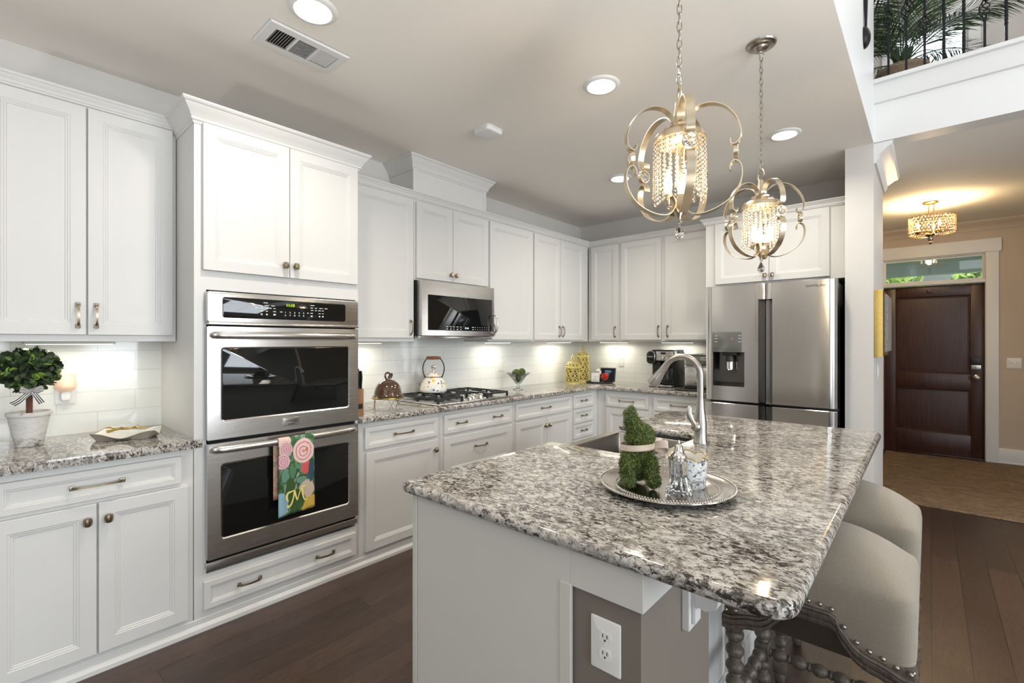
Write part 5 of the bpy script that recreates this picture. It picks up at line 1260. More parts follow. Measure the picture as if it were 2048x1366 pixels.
# ---------------------------------------------------------------- smart display and small things on a black tray
TC = (.44, 4.59)
o = MB().lathe([(0, 0), (.145, 0), (.15, .004), (.15, .014), (.143, .016), (.140, .010), (0, .010)], 44).build('round_tray', 'black', None, loc=(*TC, CZ + .0002)); tag(o, 'round black tray under the smart display', 'tray')
t = thing('smart_display', 'black smart display showing a lit screen on the round tray', 'display', (.495, 4.66, CZ + .0112), R(12))
mb = MB(); T0 = Matrix.Rotation(R(-14), 4, 'X'); m2 = MB(); plate(m2, -.088, .088, 0, .155, .008, -.008, .006, .003); mb.add([tuple(T0 @ Vector(v)) for v in m2.v], m2.f); mb.prism([(.0, .0), (.055, .0), (.025, .09)], 'x', -.06, .06); mb.build('display_case', 'black', t)
M['screen'] = emis('lit_screen', (.010, .012, .017), 1.0); M['screen_text'] = emis('lit_text', (.30, .36, .48), .6)
mb = MB(); mb.add([tuple(T0 @ Vector(v)) for v in ((-.076, -.0085, .014), (.076, -.0085, .014), (.076, -.0085, .141), (-.076, -.0085, .141))], [(0, 1, 2, 3)]); sc_ = mb.build('screen', 'screen', t)
mb = MB()
for (z, a, b) in ((.118, -.03, .035), (.108, -.03, .05), (.094, -.03, .03), (.084, -.03, .012), (.070, -.03, .02), (.060, -.03, -.005)): mb.add([tuple(T0 @ Vector(v)) for v in ((a, -.009, z), (b, -.009, z), (b, -.009, z + .006), (a, -.009, z + .006))], [(0, 1, 2, 3)])
mb.build('screen_text', 'screen_text', sc_)
t = thing('greeting_card', 'small white card in a wire holder on the round tray', 'card', (.412, 4.545, CZ + .0105), R(14))
mb = MB(); T0 = Matrix.Rotation(R(-8), 4, 'X'); m2 = MB(); m2.box(-.045, -.001, .0005, .045, .001, .098); mb.add([tuple(T0 @ Vector(v)) for v in m2.v], m2.f); mb.build('card', 'outlet', t)
mb = MB(); mb.tube(arc((0, .0), .026, 0, 180, 12, lambda x, y: (x, -.008, y + .003)), .002, 6); mb.build('wire_holder', 'chrome', t)
mk = MB(); [mk.add([tuple(T0 @ Vector(v)) for v in ((-w_, -.0016, z), (w_, -.0016, z), (w_, -.0016, z + .002), (-w_, -.0016, z + .002))], [(0, 1, 2, 3)]) for (z, w_) in ((.06, .018), (.052, .012), (.045, .015))]; mk.build('card_print', 'nickel', t)
t = thing('photo_clip', 'cream knob photo clip standing behind the white card', 'ornament', (.415, 4.60, CZ + .0105))
mb = MB(); mb.lathe([(.016, 0), (.017, .01), (.006, .018), (.006, .10), (.012, .108), (.022, .115), (.023, .128), (.014, .138), (0, .139)], 20); mb.build('clip_stem', 'outlet', t); mb = MB(); mb.box(.012, -.004, .085, .042, -.002, .122); mb.build('small_photo', 'screen_text' if False else 'outlet', t)
M['coral'] = moss_mat('coral_petals', (.45, .03, .02), (.72, .10, .05), (.80, .25, .14), 30)
t = thing('flower_ornament', 'coral red flower ornament in front of the smart display', 'flower', (.532, 4.545, CZ + .0105))
mb = MB(); rnd = random.Random(5)
for k in range(90):
    zz = 1 - 2 * (k + .5) / 90; a = k * 2.399; d = Vector((math.sqrt(1 - zz * zz) * math.cos(a), math.sqrt(1 - zz * zz) * math.sin(a), zz)); u = d.orthogonal().normalized(); v = d.cross(u); c = Vector((0, 0, .062)) + d * .020
    mb.add([tuple(c), tuple(c + d * .016 + u * .010), tuple(c + d * .021), tuple(c + d * .016 - u * .010), tuple(c + d * .017 + v * .010)], [(0, 1, 2, 3), (0, 4, 2)])
mb.sphere((0, 0, .062), .022, 12, 8); mb.build('petals', 'coral', t, smooth=0)
mb = MB(); mb.lathe([(.026, 0), (.028, .004), (.014, .02), (.016, .045), (.006, .05)], 16, fn=lambda a, z: 1 + .1 * math.cos(5 * a)); mb.build('glass_base', 'glass', t)
# ---------------------------------------------------------------- coffee maker
t = thing('coffee_maker', 'black and steel coffee maker with a glass carafe by the faucet', 'coffee maker', (1.06, 4.52, CZ))
mb = MB(); cw_ = .245; mb.box(.0, .10, 0, cw_, .30, .355, .008); mb.box(.015, .0, .26, cw_, .12, .365, .010); mb.box(.0, -.005, 0, .10, .12, .045, .004); mb.box(.02, .03, .045, .105, .12, .26, .004); mb.box(.02, .012, .352, cw_ - .004, .295, .375, .008); mb.build('machine_body', 'black', t)
mb = MB(); plate(mb, .075, cw_ - .018, .268, .360, -.0005, -.006, .006, .003); mb.box(cw_ - .028, -.004, .262, cw_ + .002, .10, .362, .006); mb.box(-.002, -.010, .004, .105, .02, .046, .006); mb.box(.105, -.002, .004, .23, .11, .026, .006); fp = mb.build('steel_front', 'steel', t)
mb = MB(); mb.lathe([(.017, 0), (.016, -.006), (.012, -.014), (0, -.014)], 20, (.150, -.006, .30), 0, 'y'); mb.cyl((.112, -.006, .293), .008, -.004, 14, 0, 'y'); mb.cyl((.188, -.006, .293), .008, -.004, 14, 0, 'y'); mb.build('dial', 'chrome', fp)
mb = MB(); plate(mb, .124, .176, .330, .350, -.006, -.009, .009, .002); mb.build('clock_window', 'blackglass', fp)
mb = MB(); plate(mb, -.015, .065, .235, .360, .0, -.035, .036, .006); ph = mb.build('pod_head', 'blackglass', t)
mb = MB(); plate(mb, -.019, .069, .231, .364, .012, -.022, .040, .006); mb.build('pod_rim', 'chrome', ph); text_mesh('badge_lettering', 'CUISINART', .012, 'print', ph, (.025, -.0358, .305), FRONT, .0003)
mb = MB(); mb.lathe([(.05, .03), (.062, .038), (.066, .09), (.058, .15), (.044, .18), (.044, .19)], 28, (.172, .045, 0), capb=False); cf = mb.build('carafe', 'glass', t, smooth=60)
mb = MB(); mb.lathe([(.0, .192), (.046, .192), (.048, .20), (.03, .21), (0, .212)], 24, (.172, .045, 0)); mb.tube(smooth_path([(.21, .01, .185), (.245, -.02, .18), (.25, -.025, .12), (.22, .0, .08)], 5), .008, 8); mb.lathe([(.0, .026), (.055, .026), (.056, .031), (0, .031)], 24, (.172, .045, 0)); mb.build('carafe_lid', 'black', t)
mb = MB(); mb.tube(smooth_path([(cw_ + .0, .25, .17), (cw_ + .05, .18, .12), (cw_ + .075, .16, .09), (cw_ + .08, .15, .05), (cw_ + .05, .13, .012), (cw_ + .01, .16, .006), (cw_ + .006, .22, .006)], 6), .0035, 8); mb.build('power_cord', 'black', t)
# ---------------------------------------------------------------- countertop ice maker beside the refrigerator
o = MB(); m2 = slab(fillet([(1.395, 4.33), (1.735, 4.33), (1.735, 4.80), (1.395, 4.80)], .015, 3), CZ + .0003, CZ + .012, .004, 2); o.add(m2.v, m2.f); o = o.build('appliance_mat', 'black'); tag(o, 'black slide tray under the countertop ice maker', 'tray')
t = thing('ice_maker', 'steel countertop ice maker with a clear upper bin, beside the refrigerator', 'ice maker', (1.445, 4.455, CZ + .0125))
mb = MB(); mb.box(0, 0, .0, .262, .33, .02, .004, 1); mb.box(0, 0, .02, .262, .33, .205, .012); mb.box(-.003, -.003, .203, .265, .333, .212, .003, 0); mb.build('machine_case', ['steel', 'black'], t)
mb = MB(); mb.box(.006, .006, .2125, .256, .32, .315, .012); mb.build('ice_bin', 'greyglass', t); mb = MB(); mb.box(0, 0, .315, .262, .33, .328, .006); mb.build('bin_lid', 'steel', t)
mb = MB(); plate(mb, .117, .150, .105, .185, -.001, -.004, .016, .001); pn = mb.build('button_panel', 'black', t); mb = MB(); mb.cyl((.1335, -.0042, .127), .011, -.0006, 18, 0, 'y'); mb.build('power_button', 'white_led', pn)
mk = MB(); dashes(mk, [(.058, [(.105, .012), (.13, .022), (.156, .02)])], -.0006, .007); mk.build('badge_print', 'black', t)
mk = MB(); dashes(mk, [(.292, [(.17, .03), (.21, .02)]), (.275, [(.19, .09)])], .0055, .005); mk.build('bin_print', 'print', t)
# ---------------------------------------------------------------- topiary left of the ovens
def leaf_ball(mb, c, r, n, seed, L_=.042, w_=.016):
    rnd = random.Random(seed)
    for k in range(n):
        zz = 1 - 2 * (k + .5) / n; a = k * 2.39996; d = Vector((math.sqrt(1 - zz * zz) * math.cos(a), math.sqrt(1 - zz * zz) * math.sin(a), zz)); t_ = d.orthogonal().normalized(); t_.rotate(Matrix.Rotation(rnd.uniform(0, 6.28), 3, d))
        g = (d * rnd.uniform(.55, 1.0) + t_ * rnd.uniform(.3, .9)).normalized(); s = g.cross(d).normalized(); nn = s.cross(g); b = Vector(c) + d * r * rnd.uniform(.66, .80); Lk = L_ * rnd.uniform(.75, 1.1); wk = w_ * rnd.uniform(.8, 1.15); cu = nn * .006
        P = [b] + [b + g * Lk * q + s * wk * e - cu * .3 for (q, e) in ((.25, .55), (.5, .92), (.75, .95), (.92, .6), (1.0, .0), (.92, -.6), (.75, -.95), (.5, -.92), (.25, -.55))] + [b + g * Lk * .55 + cu * .8]
        mb.add([tuple(p) for p in P], [(q, (q + 1) % 10, 10) for q in range(10)])
def pot_mat():
    m, nt, b = newmat('whitewashed_pot'); n = noise(nt, coords(nt, (1, 1, 2.4)), 20, 7, .75, .2); sp = nt.nodes.new('ShaderNodeSeparateXYZ'); nt.links.new(coords(nt), sp.inputs[0]); zr = nt.nodes.new('ShaderNodeMapRange'); zr.inputs[1].default_value = 0.0; zr.inputs[2].default_value = 0.045; zr.inputs[3].default_value = -.14; zr.inputs[4].default_value = 0.02; nt.links.new(sp.outputs[2], zr.inputs[0]); ad = nt.nodes.new('ShaderNodeMath'); nt.links.new(n, ad.inputs[0]); nt.links.new(zr.outputs[0], ad.inputs[1])
    c = ramp(nt, [(.30, (.09, .085, .07)), (.38, (.40, .385, .35)), (.47, (.60, .585, .555)), (.7, (.68, .67, .65))], ad.outputs[0]); nt.links.new(c.outputs[0], b.inputs['Base Color']); b.inputs['Roughness'].default_value = .8; bump(nt, b, n, .3, .002); return m
M['potwash'] = pot_mat()
def stripe_mat():
    m, nt, b = newmat('striped_ribbon'); tc = nt.nodes.new('ShaderNodeTexCoord'); w = nt.nodes.new('ShaderNodeTexWave'); w.bands_direction = 'Y'; w.inputs['Scale'].default_value = 1.0
    at = nt.nodes.new('ShaderNodeAttribute'); at.attribute_name = 'band'; mu = nt.nodes.new('ShaderNodeMath'); mu.operation = 'FRACT'; nt.links.new(at.outputs['Fac'], mu.inputs[0]); g = nt.nodes.new('ShaderNodeMath'); g.operation = 'GREATER_THAN'; g.inputs[1].default_value = .5; nt.links.new(mu.outputs[0], g.inputs[0])
    nt.nodes.remove(w); nt.links.new(mix(nt, g.outputs[0], (.78, .77, .74), (.015, .017, .03)), b.inputs['Base Color']); b.inputs['Roughness'].default_value = .6; return m
M['stripe'] = stripe_mat()
t = thing('boxwood_topiary', 'round boxwood topiary in a whitewashed pot left of the ovens', 'plant', (.222, .153, CZ + .0003))
mb = MB(); mb.lathe([(0, 0), (.044, 0), (.046, .004), (.060, .085), (.067, .125), (.068, .130), (.073, .133), (.075, .142), (.074, .149), (.069, .150), (.066, .142), (.062, .128), (0, .126)], 44); mb.build('pot', 'potwash', t, smooth=40)
M['twig'] = wood_mat('red_brown_twigs', (.07, .025, .015), (.20, .07, .04), .6, (30, 30, 2), 3)
mb = MB(); [mb.tube([(.006 * math.cos(R(a)), .006 * math.sin(R(a)), .12), (.007 * math.cos(R(a + 30)), .007 * math.sin(R(a + 30)), .27)], .0055, 7) for a in range(0, 360, 72)]; mb.build('stem', 'twig', t)
mb = MB(); mb.sphere((0, .003, .333), .070, 20, 12, 0, (1, 1, .92)); leaf_ball(mb, (0, .003, .333), .090, 330, 11, .046, .0145); leaf_ball(mb, (0, .003, .333), .076, 240, 12, .044, .014); mb.build('foliage', 'leaf', t, smooth=0)
def ribbon_obj(name, strips, m, parent, thick=.0007):
    """strips: list of (path, width vector function or vector, bands)"""
    vv = []; ff = []; band = []
    for (P, wv_, nb) in strips:
        P = [Vector(p) for p in P]; n = len(P); nw = 10; o = len(vv)
        for i, p in enumerate(P):
            w_ = Vector(wv_(i / (n - 1)) if callable(wv_) else wv_)
            for q in range(nw + 1): u = q / nw - .5; vv.append(tuple(p + w_ * u)); band.append((q / nw) * nb + .25)
        for i in range(n - 1):
            for q in range(nw): a = o + i * (nw + 1) + q; ff.append((a, a + 1, a + nw + 2, a + nw + 1))
    me = bpy.data.meshes.new(name); me.from_pydata(vv, [], ff); at = me.attributes.new('band', 'FLOAT', 'POINT'); at.data.foreach_set('value', band); me.materials.append(M[m])
    for p in me.polygons: p.use_smooth = True
    o = bpy.data.objects.new(name, me); COL.objects.link(o); o.parent = parent; md = o.modifiers.new('thickness', 'SOLIDIFY'); md.thickness = thick; return o
# the bow faces the room (+x)
bx = .058; bz = .243
S = []
S.append((smooth_path([(bx, .004, bz), (bx + .012, -.016, bz - .018), (bx + .010, -.036, bz - .040), (bx + .004, -.054, bz - .052)], 4), lambda u: (0, .012 + .008 * u, -.012 - .006 * u), 3)); S.append((smooth_path([(bx, .004, bz), (bx + .014, .014, bz - .014), (bx + .010, .026, bz - .036), (bx + .006, .036, bz - .054)], 4), lambda u: (0, .014 + .006 * u, .008 + .003 * u), 3))
for s in (-1, 1): S.append((smooth_path([(bx, .004, bz), (bx + .012, .004 + s * .018, bz + .010), (bx + .016, .004 + s * .034, bz + .014), (bx + .022, .004 + s * .032, bz + .006), (bx + .016, .004 + s * .014, bz + .001), (bx + .006, .004, bz)], 4), (0, -.004 * s, .018), 3))
S.append((smooth_path([(bx, .006, bz), (.03, .022, bz - .012), (-.01, .018, bz - .016), (-.01, -.014, bz - .016), (.03, -.016, bz - .012), (bx, .0, bz)], 5), (0, 0, .014), 4)); ribbon_obj('ribbon_bow', S, 'stripe', t)
# plug-in wax warmer
M['glow'] = mat('glowing_alabaster', (.80, .62, .47), .5, var=.12, scale=30, stretch=(1, 1, 6), emit=(1.0, .55, .28), estr=.18)
t = thing('wax_warmer', 'glowing alabaster wall plug warmer on the tiles behind the topiary', 'night light', (.0095, .288, 1.125), R(90))
mb = MB(); plate(mb, -.038, .038, -.06, .06, 0, -.006, .004, .003); mb.build('cover_plate', 'outlet', t)
mb = MB(); plate(mb, -.018, .018, -.042, .004, -.006, -.030, .012, .004); mb.build('plug_base', 'outlet', t)
mb = MB(); vv = []; NA = 18; prof = [(.020, .002), (.036, .014), (.042, .030), (.040, .055), (.036, .075), (.036, .092)]
for (r, z) in prof:
    for k in range(NA + 1): a = PI * k / NA; vv.append((r * math.cos(a), -.006 - r * 1.15 * math.sin(a), z))
n = NA + 1; ff = [(i * n + k, i * n + k + 1, (i + 1) * n + k + 1, (i + 1) * n + k) for i in range(len(prof) - 1) for k in range(NA)] + [list(range(n))]; mb.add(vv, ff); mb.build('shade', 'glow', t, smooth=60)
# leaf shaped tray with gold branch
t = thing('serving_dish', 'scalloped white and taupe dish on the granite left of the ovens', 'dish', (.335, .475, CZ + .0004), R(62))
M['taupeclay'] = mat('taupe_clay', (.30, .265, .215), .65, var=.1, scale=30); M['ivory'] = mat('ivory_glaze', (.76, .74, .69), .3, var=.03, scale=20)
def dish_pts(k, s, z0_, zr):
    out = []
    for i in range(72):
        a = 2 * PI * i / 72; f = abs(math.cos(2 * a)) ; rx, ry = .130, .084
        pw = 1.0 / max(abs(math.cos(a)), abs(math.sin(a))) ** .75
        q = 1.0 - .10 * (1 - f) if False else 1.0
        out.append((rx * s * math.cos(a) * pw, ry * s * math.sin(a) * pw, z0_ + zr * (.55 + .45 * (math.cos(4 * a + PI)) * 1.0 if False else z0_ * 0 + (.62 - .38 * math.cos(4 * a)))))
    return out
def dish_mesh(rings, name, m):
    mb = MB(); vv = [p for r in rings for p in r]; n = 72; ff = [(k * n + i, k * n + (i + 1) % n, (k + 1) * n + (i + 1) % n, (k + 1) * n + i) for k in range(len(rings) - 1) for i in range(n)] + [[i for i in range(n)][::-1], [(len(rings) - 1) * n + i for i in range(n)]]
    mb.add(vv, ff); return mb.build(name, m, t, smooth=50)
dish_mesh([[(p[0], p[1], 0) for p in dish_pts(0, .80, 0, 0)], dish_pts(0, .98, .002, .036), dish_pts(0, 1.0, .002, .038), dish_pts(0, .965, .0018, .036), [(p[0], p[1], .009) for p in dish_pts(0, .75, 0, 0)]], 'dish_body', 'taupeclay')
dish_mesh([dish_pts(0, .962, .003, .0355), [(p[0], p[1], p[2] * .55 + .007) for p in dish_pts(0, .85, 0, .036)], [(p[0], p[1], .0115) for p in dish_pts(0, .70, 0, 0)]], 'dish_lining', 'ivory')
t2 = thing('gold_branch', 'gilded antler ornament lying in the scalloped dish', 'ornament', (.335, .475, CZ + .0265), R(75))
mb = MB(); mb.tube(smooth_path([(-.075, -.01, .012), (-.03, .012, .018), (.02, .0, .02), (.075, .012, .016)], 5), .006, 8, scale=lambda u: 1.1 - .4 * u)
for (p, q) in (((-.04, .008, .016), (-.085, .03, .024)), ((-.02, .01, .018), (-.03, -.03, .022)), ((.02, .0, .02), (.045, -.032, .02)), ((.035, .003, .018), (.03, .035, .024))): mb.tube(smooth_path([p, tuple((Vector(p) + Vector(q)) / 2 + Vector((0, 0, .006))), q], 4), .005, 7, scale=lambda u: 1 - .5 * u)
mb.build('antler', 'gold', t2)
# ---------------------------------------------------------------- towel on the lower oven handle
def towel_mat():
    m, nt, b = newmat('floral_towel'); v = coords(nt)
    sp = nt.nodes.new('ShaderNodeSeparateXYZ'); nt.links.new(v, sp.inputs[0])
    n = noise(nt, v, 22, 3, .6); ad = nt.nodes.new('ShaderNodeVectorMath'); ad.operation = 'MULTIPLY_ADD'; ad.inputs[1].default_value = (.02, .02, .02)
    nt.links.new(nt.nodes[-1].outputs[0] if False else v, ad.inputs[2]);
    cb = nt.nodes.new('ShaderNodeCombineXYZ'); nt.links.new(n, cb.inputs[0]); nt.links.new(n, cb.inputs[2]); nt.links.new(cb.outputs[0], ad.inputs[0]); P = ad.outputs[0]
    base = ramp(nt, [(.36, (.02, .055, .03)), (.48, (.05, .13, .05)), (.56, (.14, .25, .13)), (.62, (.40, .50, .40)), (.66, (.05, .12, .06))], noise(nt, coords(nt, (1, 1, .6), (0, R(35), 0)), 26, 3, .6, 1.0)).outputs[0]
    def blob(cur, cx, cz, rx, rz, col, soft=.12, p=P):
        s = nt.nodes.new('ShaderNodeVectorMath'); s.operation = 'SUBTRACT'; s.inputs[1].default_value = (cx + .01, 0, cz + .01); nt.links.new(p, s.inputs[0])
        q = nt.nodes.new('ShaderNodeVectorMath'); q.operation = 'MULTIPLY'; q.inputs[1].default_value = (1 / rx, 0, 1 / rz); nt.links.new(s.outputs[0], q.inputs[0])
        l = nt.nodes.new('ShaderNodeVectorMath'); l.operation = 'LENGTH'; nt.links.new(q.outputs[0], l.inputs[0]); r = ramp(nt, [(.92, (1, 1, 1)), (1.0, (0, 0, 0))], l.outputs['Value'])
        return mix(nt, r.outputs[0], cur, col), l.outputs['Value']
    def rose(cur, cx, cz, r, c1, c2):
        cur, d = blob(cur, cx, cz, r, r * 1.12, c1); wv_ = nt.nodes.new('ShaderNodeMath'); wv_.operation = 'SINE'; mu = nt.nodes.new('ShaderNodeMath'); mu.operation = 'MULTIPLY'; mu.inputs[1].default_value = 21; nt.links.new(d, mu.inputs[0]); nt.links.new(mu.outputs[0], wv_.inputs[0])
        rr_ = ramp(nt, [(.62, (0, 0, 0)), (.8, (1, 1, 1))], wv_.outputs[0]); ins = ramp(nt, [(.80, (1, 1, 1)), (.86, (0, 0, 0))], d); f = mix(nt, 1.0, rr_.outputs[0], ins.outputs[0], 'MULTIPLY'); return mix(nt, f, cur, c2)
    c = base
    for (x, z, rx, rz, col) in ((.045, -.19, .030, .045, (.03, .08, .05)), (.043, -.19, .024, .039, (.13, .27, .19)), (.085, -.17, .026, .05, (.02, .06, .03)), (.083, -.17, .019, .043, (.09, .20, .10)), (.13, -.225, .034, .026, (.03, .08, .05)), (.128, -.225, .028, .02, (.14, .28, .20)), (.10, -.11, .018, .05, (.04, .10, .03)), (.10, -.11, .011, .042, (.16, .26, .07)), (.07, -.245, .026, .04, (.04, .09, .02)), (.125, -.155, .03, .016, (.10, .24, .16))): c, _ = blob(c, x, z, rx, rz, col)
    c, _ = blob(c, .0, -.335, .07, .065, (.28, .46, .55)); c, _ = blob(c, .168, -.36, .052, .045, (.62, .42, .07)); c, _ = blob(c, .155, -.28, .044, .05, (.58, .47, .36)); c, _ = blob(c, .1, -.33, .045, .06, (.05, .11, .03)); c, _ = blob(c, .150, -.165, .028, .035, (.62, .10, .10)); c, _ = blob(c, .178, -.19, .013, .06, (.03, .07, .12)); c, _ = blob(c, .03, -.01, .045, .03, (.72, .52, .46))
    c = rose(c, .045, -.055, .036, (.66, .42, .42), (.40, .16, .24)); c = rose(c, .032, -.115, .038, (.68, .44, .46), (.45, .17, .28)); c = rose(c, .138, -.075, .060, (.76, .56, .52), (.62, .13, .20)); c, _ = blob(c, .155, -.07, .008, .010, (.55, .20, .04))
    nt.links.new(c, b.inputs['Base Color']); b.inputs['Roughness'].default_value = .9; return m
M['towel'] = towel_mat(); M['towelback'] = moss_mat('towel_back_print', (.38, .12, .06), (.48, .34, .26), (.05, .10, .05), 14); M['yellow'] = mat('yellow_stitching', (.85, .72, .22), .6, var=.05, scale=200)
t = thing('kitchen_towel', 'floral kitchen towel with a yellow monogram hung on the lower oven handle', 'towel', (.0, 1.0125, .868), R(90))
# the handle bar runs at y about -.68 ; the towel folds over it
def cloth(x0, x1, path, name, m, wave=.003, flare=0.0):
    vv = []; ff = []; nx = 24; n = len(path)
    for j, (y, z) in enumerate(path):
        for i in range(nx + 1): u = i / nx; dep = min(1, j / n * 1.6); vv.append((x0 + (x1 - x0) * u + flare * dep * (u - .5), y - wave * dep * math.sin(u * 9.5 + 1) - .0025 * dep * math.sin(u * 21), z - .014 * dep * (1 - u) * (1 if name == 'towel_front' else 0)))
    for j in range(n - 1):
        for i in range(nx): a = j * (nx + 1) + i; ff.append((a, a + 1, a + nx + 2, a + nx + 1))
    me = bpy.data.meshes.new(name); me.from_pydata(vv, [], ff); me.materials.append(M[m]); [setattr(p, 'use_smooth', True) for p in me.polygons]
    o = bpy.data.objects.new(name, me); COL.objects.link(o); o.parent = t; md = o.modifiers.new('thickness', 'SOLIDIFY'); md.thickness = .002; return o
hy = -.6805
over = [(hy + .0125 * math.cos(R(a)), -.013 + .0185 * math.sin(R(a))) for a in range(60, 181, 15)]
over = [(hy - .0135 * math.cos(R(180 - a)), -.013 + .0195 * math.sin(R(a))) for a in range(90, 181, 15)]
yfr = hy - .0145
cloth(.010, .195, over + [(yfr - .001, -.03 - .0155 * k) for k in range(24)], 'towel_front', 'towel', .003, .006)
cloth(-.006, .19, [(hy + .0135 * math.cos(R(a)), -.013 + .0195 * math.sin(R(a))) for a in range(90, -1, -15)] + [(hy + .0145, -.03 - .0165 * k) for k in range(18)], 'towel_back', 'towelback', .002, .0)
cloth(.045, .192, [(yfr + .009, -.03 - .0158 * k) for k in range(24)], 'towel_lining', 'yellow', .003, .004)
def stroke(P, w):
    P = [Vector(p) for p in smooth_path(P, 5)]; vv = []; n = len(P)
    for i, p in enumerate(P):
        tv = P[min(i + 1, n - 1)] - P[max(i - 1, 0)]; u = i / (n - 1); ww = w(u); s = Vector((-tv.y, tv.x, 0)).normalized() * ww
        vv += [(p.x + s.x, 0, p.y + s.y), (p.x - s.x, 0, p.y - s.y)]
    return vv, [(2 * i, 2 * i + 1, 2 * i + 3, 2 * i + 2) for i in range(n - 1)]
mb = MB(); m0 = lambda x, z: (x, z, 0)
for P, w in (([m0(.052, .012), m0(.043, .002), m0(.046, -.018), m0(.050, -.030), m0(.054, -.012), m0(.062, .020), m0(.078, .027)][0:0] or [m0(.048, -.020), m0(.040, -.002), m0(.046, .018), m0(.060, .022), m0(.074, .026)], lambda u: .0015 + .004 * math.sin(PI * u) ** .7 * (1 - .5 * u)), ([m0(.074, .026), m0(.070, -.005), m0(.062, -.030), m0(.052, -.042), m0(.040, -.040)], lambda u: .002 + .0045 * u * (1 - u * .35)), ([m0(.074, .026), m0(.080, .0), m0(.087, -.022)], lambda u: .0048 - .002 * u), ([m0(.087, -.022), m0(.098, .012), m0(.110, .034), m0(.124, .036)], lambda u: .0018 + .002 * u), ([m0(.108, .032), m0(.112, .0), m0(.120, -.026), m0(.134, -.030)], lambda u: .0052 - .0035 * u)):
    vv, ff = stroke(P, w); n_ = len(mb.v) ; mb.add([(v[0], n_ * .00002, v[2]) for v in vv], ff)
mb.v = [(v[0] * 1.15, yfr - .0105 - v[1], v[2] * 1.15 - .302) for v in mb.v]
mg = mb.build('monogram', 'yellow', t, smooth=0)
# ---------------------------------------------------------------- silver tray with its things
TX, TY = 2.577, 1.417
t = thing('silver_tray', 'round engraved silver tray on the island', 'tray', (TX, TY, CT1 + .0004)); t.scale = (.965, .965, 1)
mb = MB(); mb.lathe([(0, .0022), (.120, .0022), (.135, .004), (.150, .010), (.175, .014), (.198, .019), (.205, .022), (.2085, .021), (.2085, .018), (.2, .015), (.175, .009), (.15, .004), (.14, .0), (0, .0)], 96); mb.build('tray_dish', 'traysilver', t, smooth=60)
mb = MB(); [mb.ico((.2065 * math.cos(2 * PI * k / 150), .2065 * math.sin(2 * PI * k / 150), .0225), .0032, 1) for k in range(150)]; mb.build('beaded_rim', 'traysilver', t, smooth=60); mb = MB(); [mb.ico((.158 * math.cos(2 * PI * k / 110), .158 * math.sin(2 * PI * k / 110), .0125), .0026, 1) for k in range(110)]; mb.build('beaded_band', 'traysilver', t, smooth=60)
# moss rabbit: sitting, long ears laid back against each other, ribbon at the neck
t = thing('moss_rabbit', 'green moss covered sitting animal figure with a ribbon on the silver tray', 'figurine', (2.502, 1.378, CT1 + .0095), R(41.4))   # local -y towards the camera
BL = [((0, .022, .055), (.046, .036, .050)), ((0, .008, .085), (.040, .036, .028)), ((-.033, -.018, .052), (.019, .022, .040)), ((.033, -.018, .050), (.020, .022, .040)), ((-.034, -.030, .020), (.0185, .021, .024)), ((.035, -.032, .018), (.019, .021, .024)), ((.0, .040, .020), (.042, .024, .022)),
      ((.006, .0, .132), (.040, .037, .025)), ((.008, .002, .150), (.033, .033, .022)), ((-.008, -.004, .163), (.027, .025, .022)), ((-.019, -.008, .180), (.021, .020, .021)), ((-.023, -.004, .200), (.017, .016, .015)), ((-.016, .006, .207), (.010, .010, .014)), ((-.027, -.016, .188), (.014, .013, .015)), ((.024, .004, .140), (.022, .024, .020))]
def inside(p, skip):
    for j, (c, r) in enumerate(BL):
        if j != skip and sum(((p[i] - c[i]) / r[i]) ** 2 for i in range(3)) < .92: return True
    return False
mb = MB(); rnd = random.Random(3)
for (c, r) in BL: mb.sphere(c, 1.0, 20, 14, 0, (r[0], r[1], 1)) if False else mb.add([(c[0] + r[0] * .97 * math.sin(PI * i / 14) * math.cos(2 * PI * k / 20), c[1] + r[1] * .97 * math.sin(PI * i / 14) * math.sin(2 * PI * k / 20), c[2] - r[2] * .97 * math.cos(PI * i / 14)) for k in range(20) for i in range(15)], [(k * 15 + i, ((k + 1) % 20) * 15 + i, ((k + 1) % 20) * 15 + i + 1, k * 15 + i + 1) for k in range(20) for i in range(14)])
body = mb.build('moss_body', 'mossdark', t, smooth=60); rm = body.modifiers.new('fuse', 'REMESH'); rm.mode = 'VOXEL'; rm.voxel_size = .0035; rm.use_smooth_shade = True
mb = MB(); cnt = 0
while cnt < 9000:
    j = rnd.choices(range(len(BL)), [r[0] * r[1] + r[1] * r[2] + r[0] * r[2] for (_, r) in BL])[0]; c, r = BL[j]; d = Vector((rnd.gauss(0, 1), rnd.gauss(0, 1), rnd.gauss(0, 1))).normalized(); p = Vector((c[0] + d.x * r[0] * .97, c[1] + d.y * r[1] * .97, c[2] + d.z * r[2] * .97))
    if p.z < .004 or inside(p, j) or .104 < p.z < .118: continue
    nn = Vector((d.x / r[0], d.y / r[1], d.z / r[2])).normalized(); tv = nn.orthogonal().normalized(); tv.rotate(Matrix.Rotation(rnd.uniform(0, 6.28), 3, nn)); s = tv.cross(nn) * rnd.uniform(.00035, .0008); l_ = rnd.uniform(.005, .012)
    m_ = p + nn * l_ * .45 + tv * l_ * .5; e = m_ + tv * l_ * .45 + nn * l_ * rnd.uniform(-.35, .35); mb.add([tuple(p - s), tuple(p + s), tuple(m_ + s), tuple(m_ - s), tuple(e)], [(0, 1, 2, 3), (3, 2, 4)]); cnt += 1
mb.build('moss_strands', 'moss', t, smooth=0)
M['ribbon'] = wood_mat('cream_linen_ribbon', (.55, .42, .32), (.72, .62, .52), .7, (3, 3, 90), 4, bmp=.1)
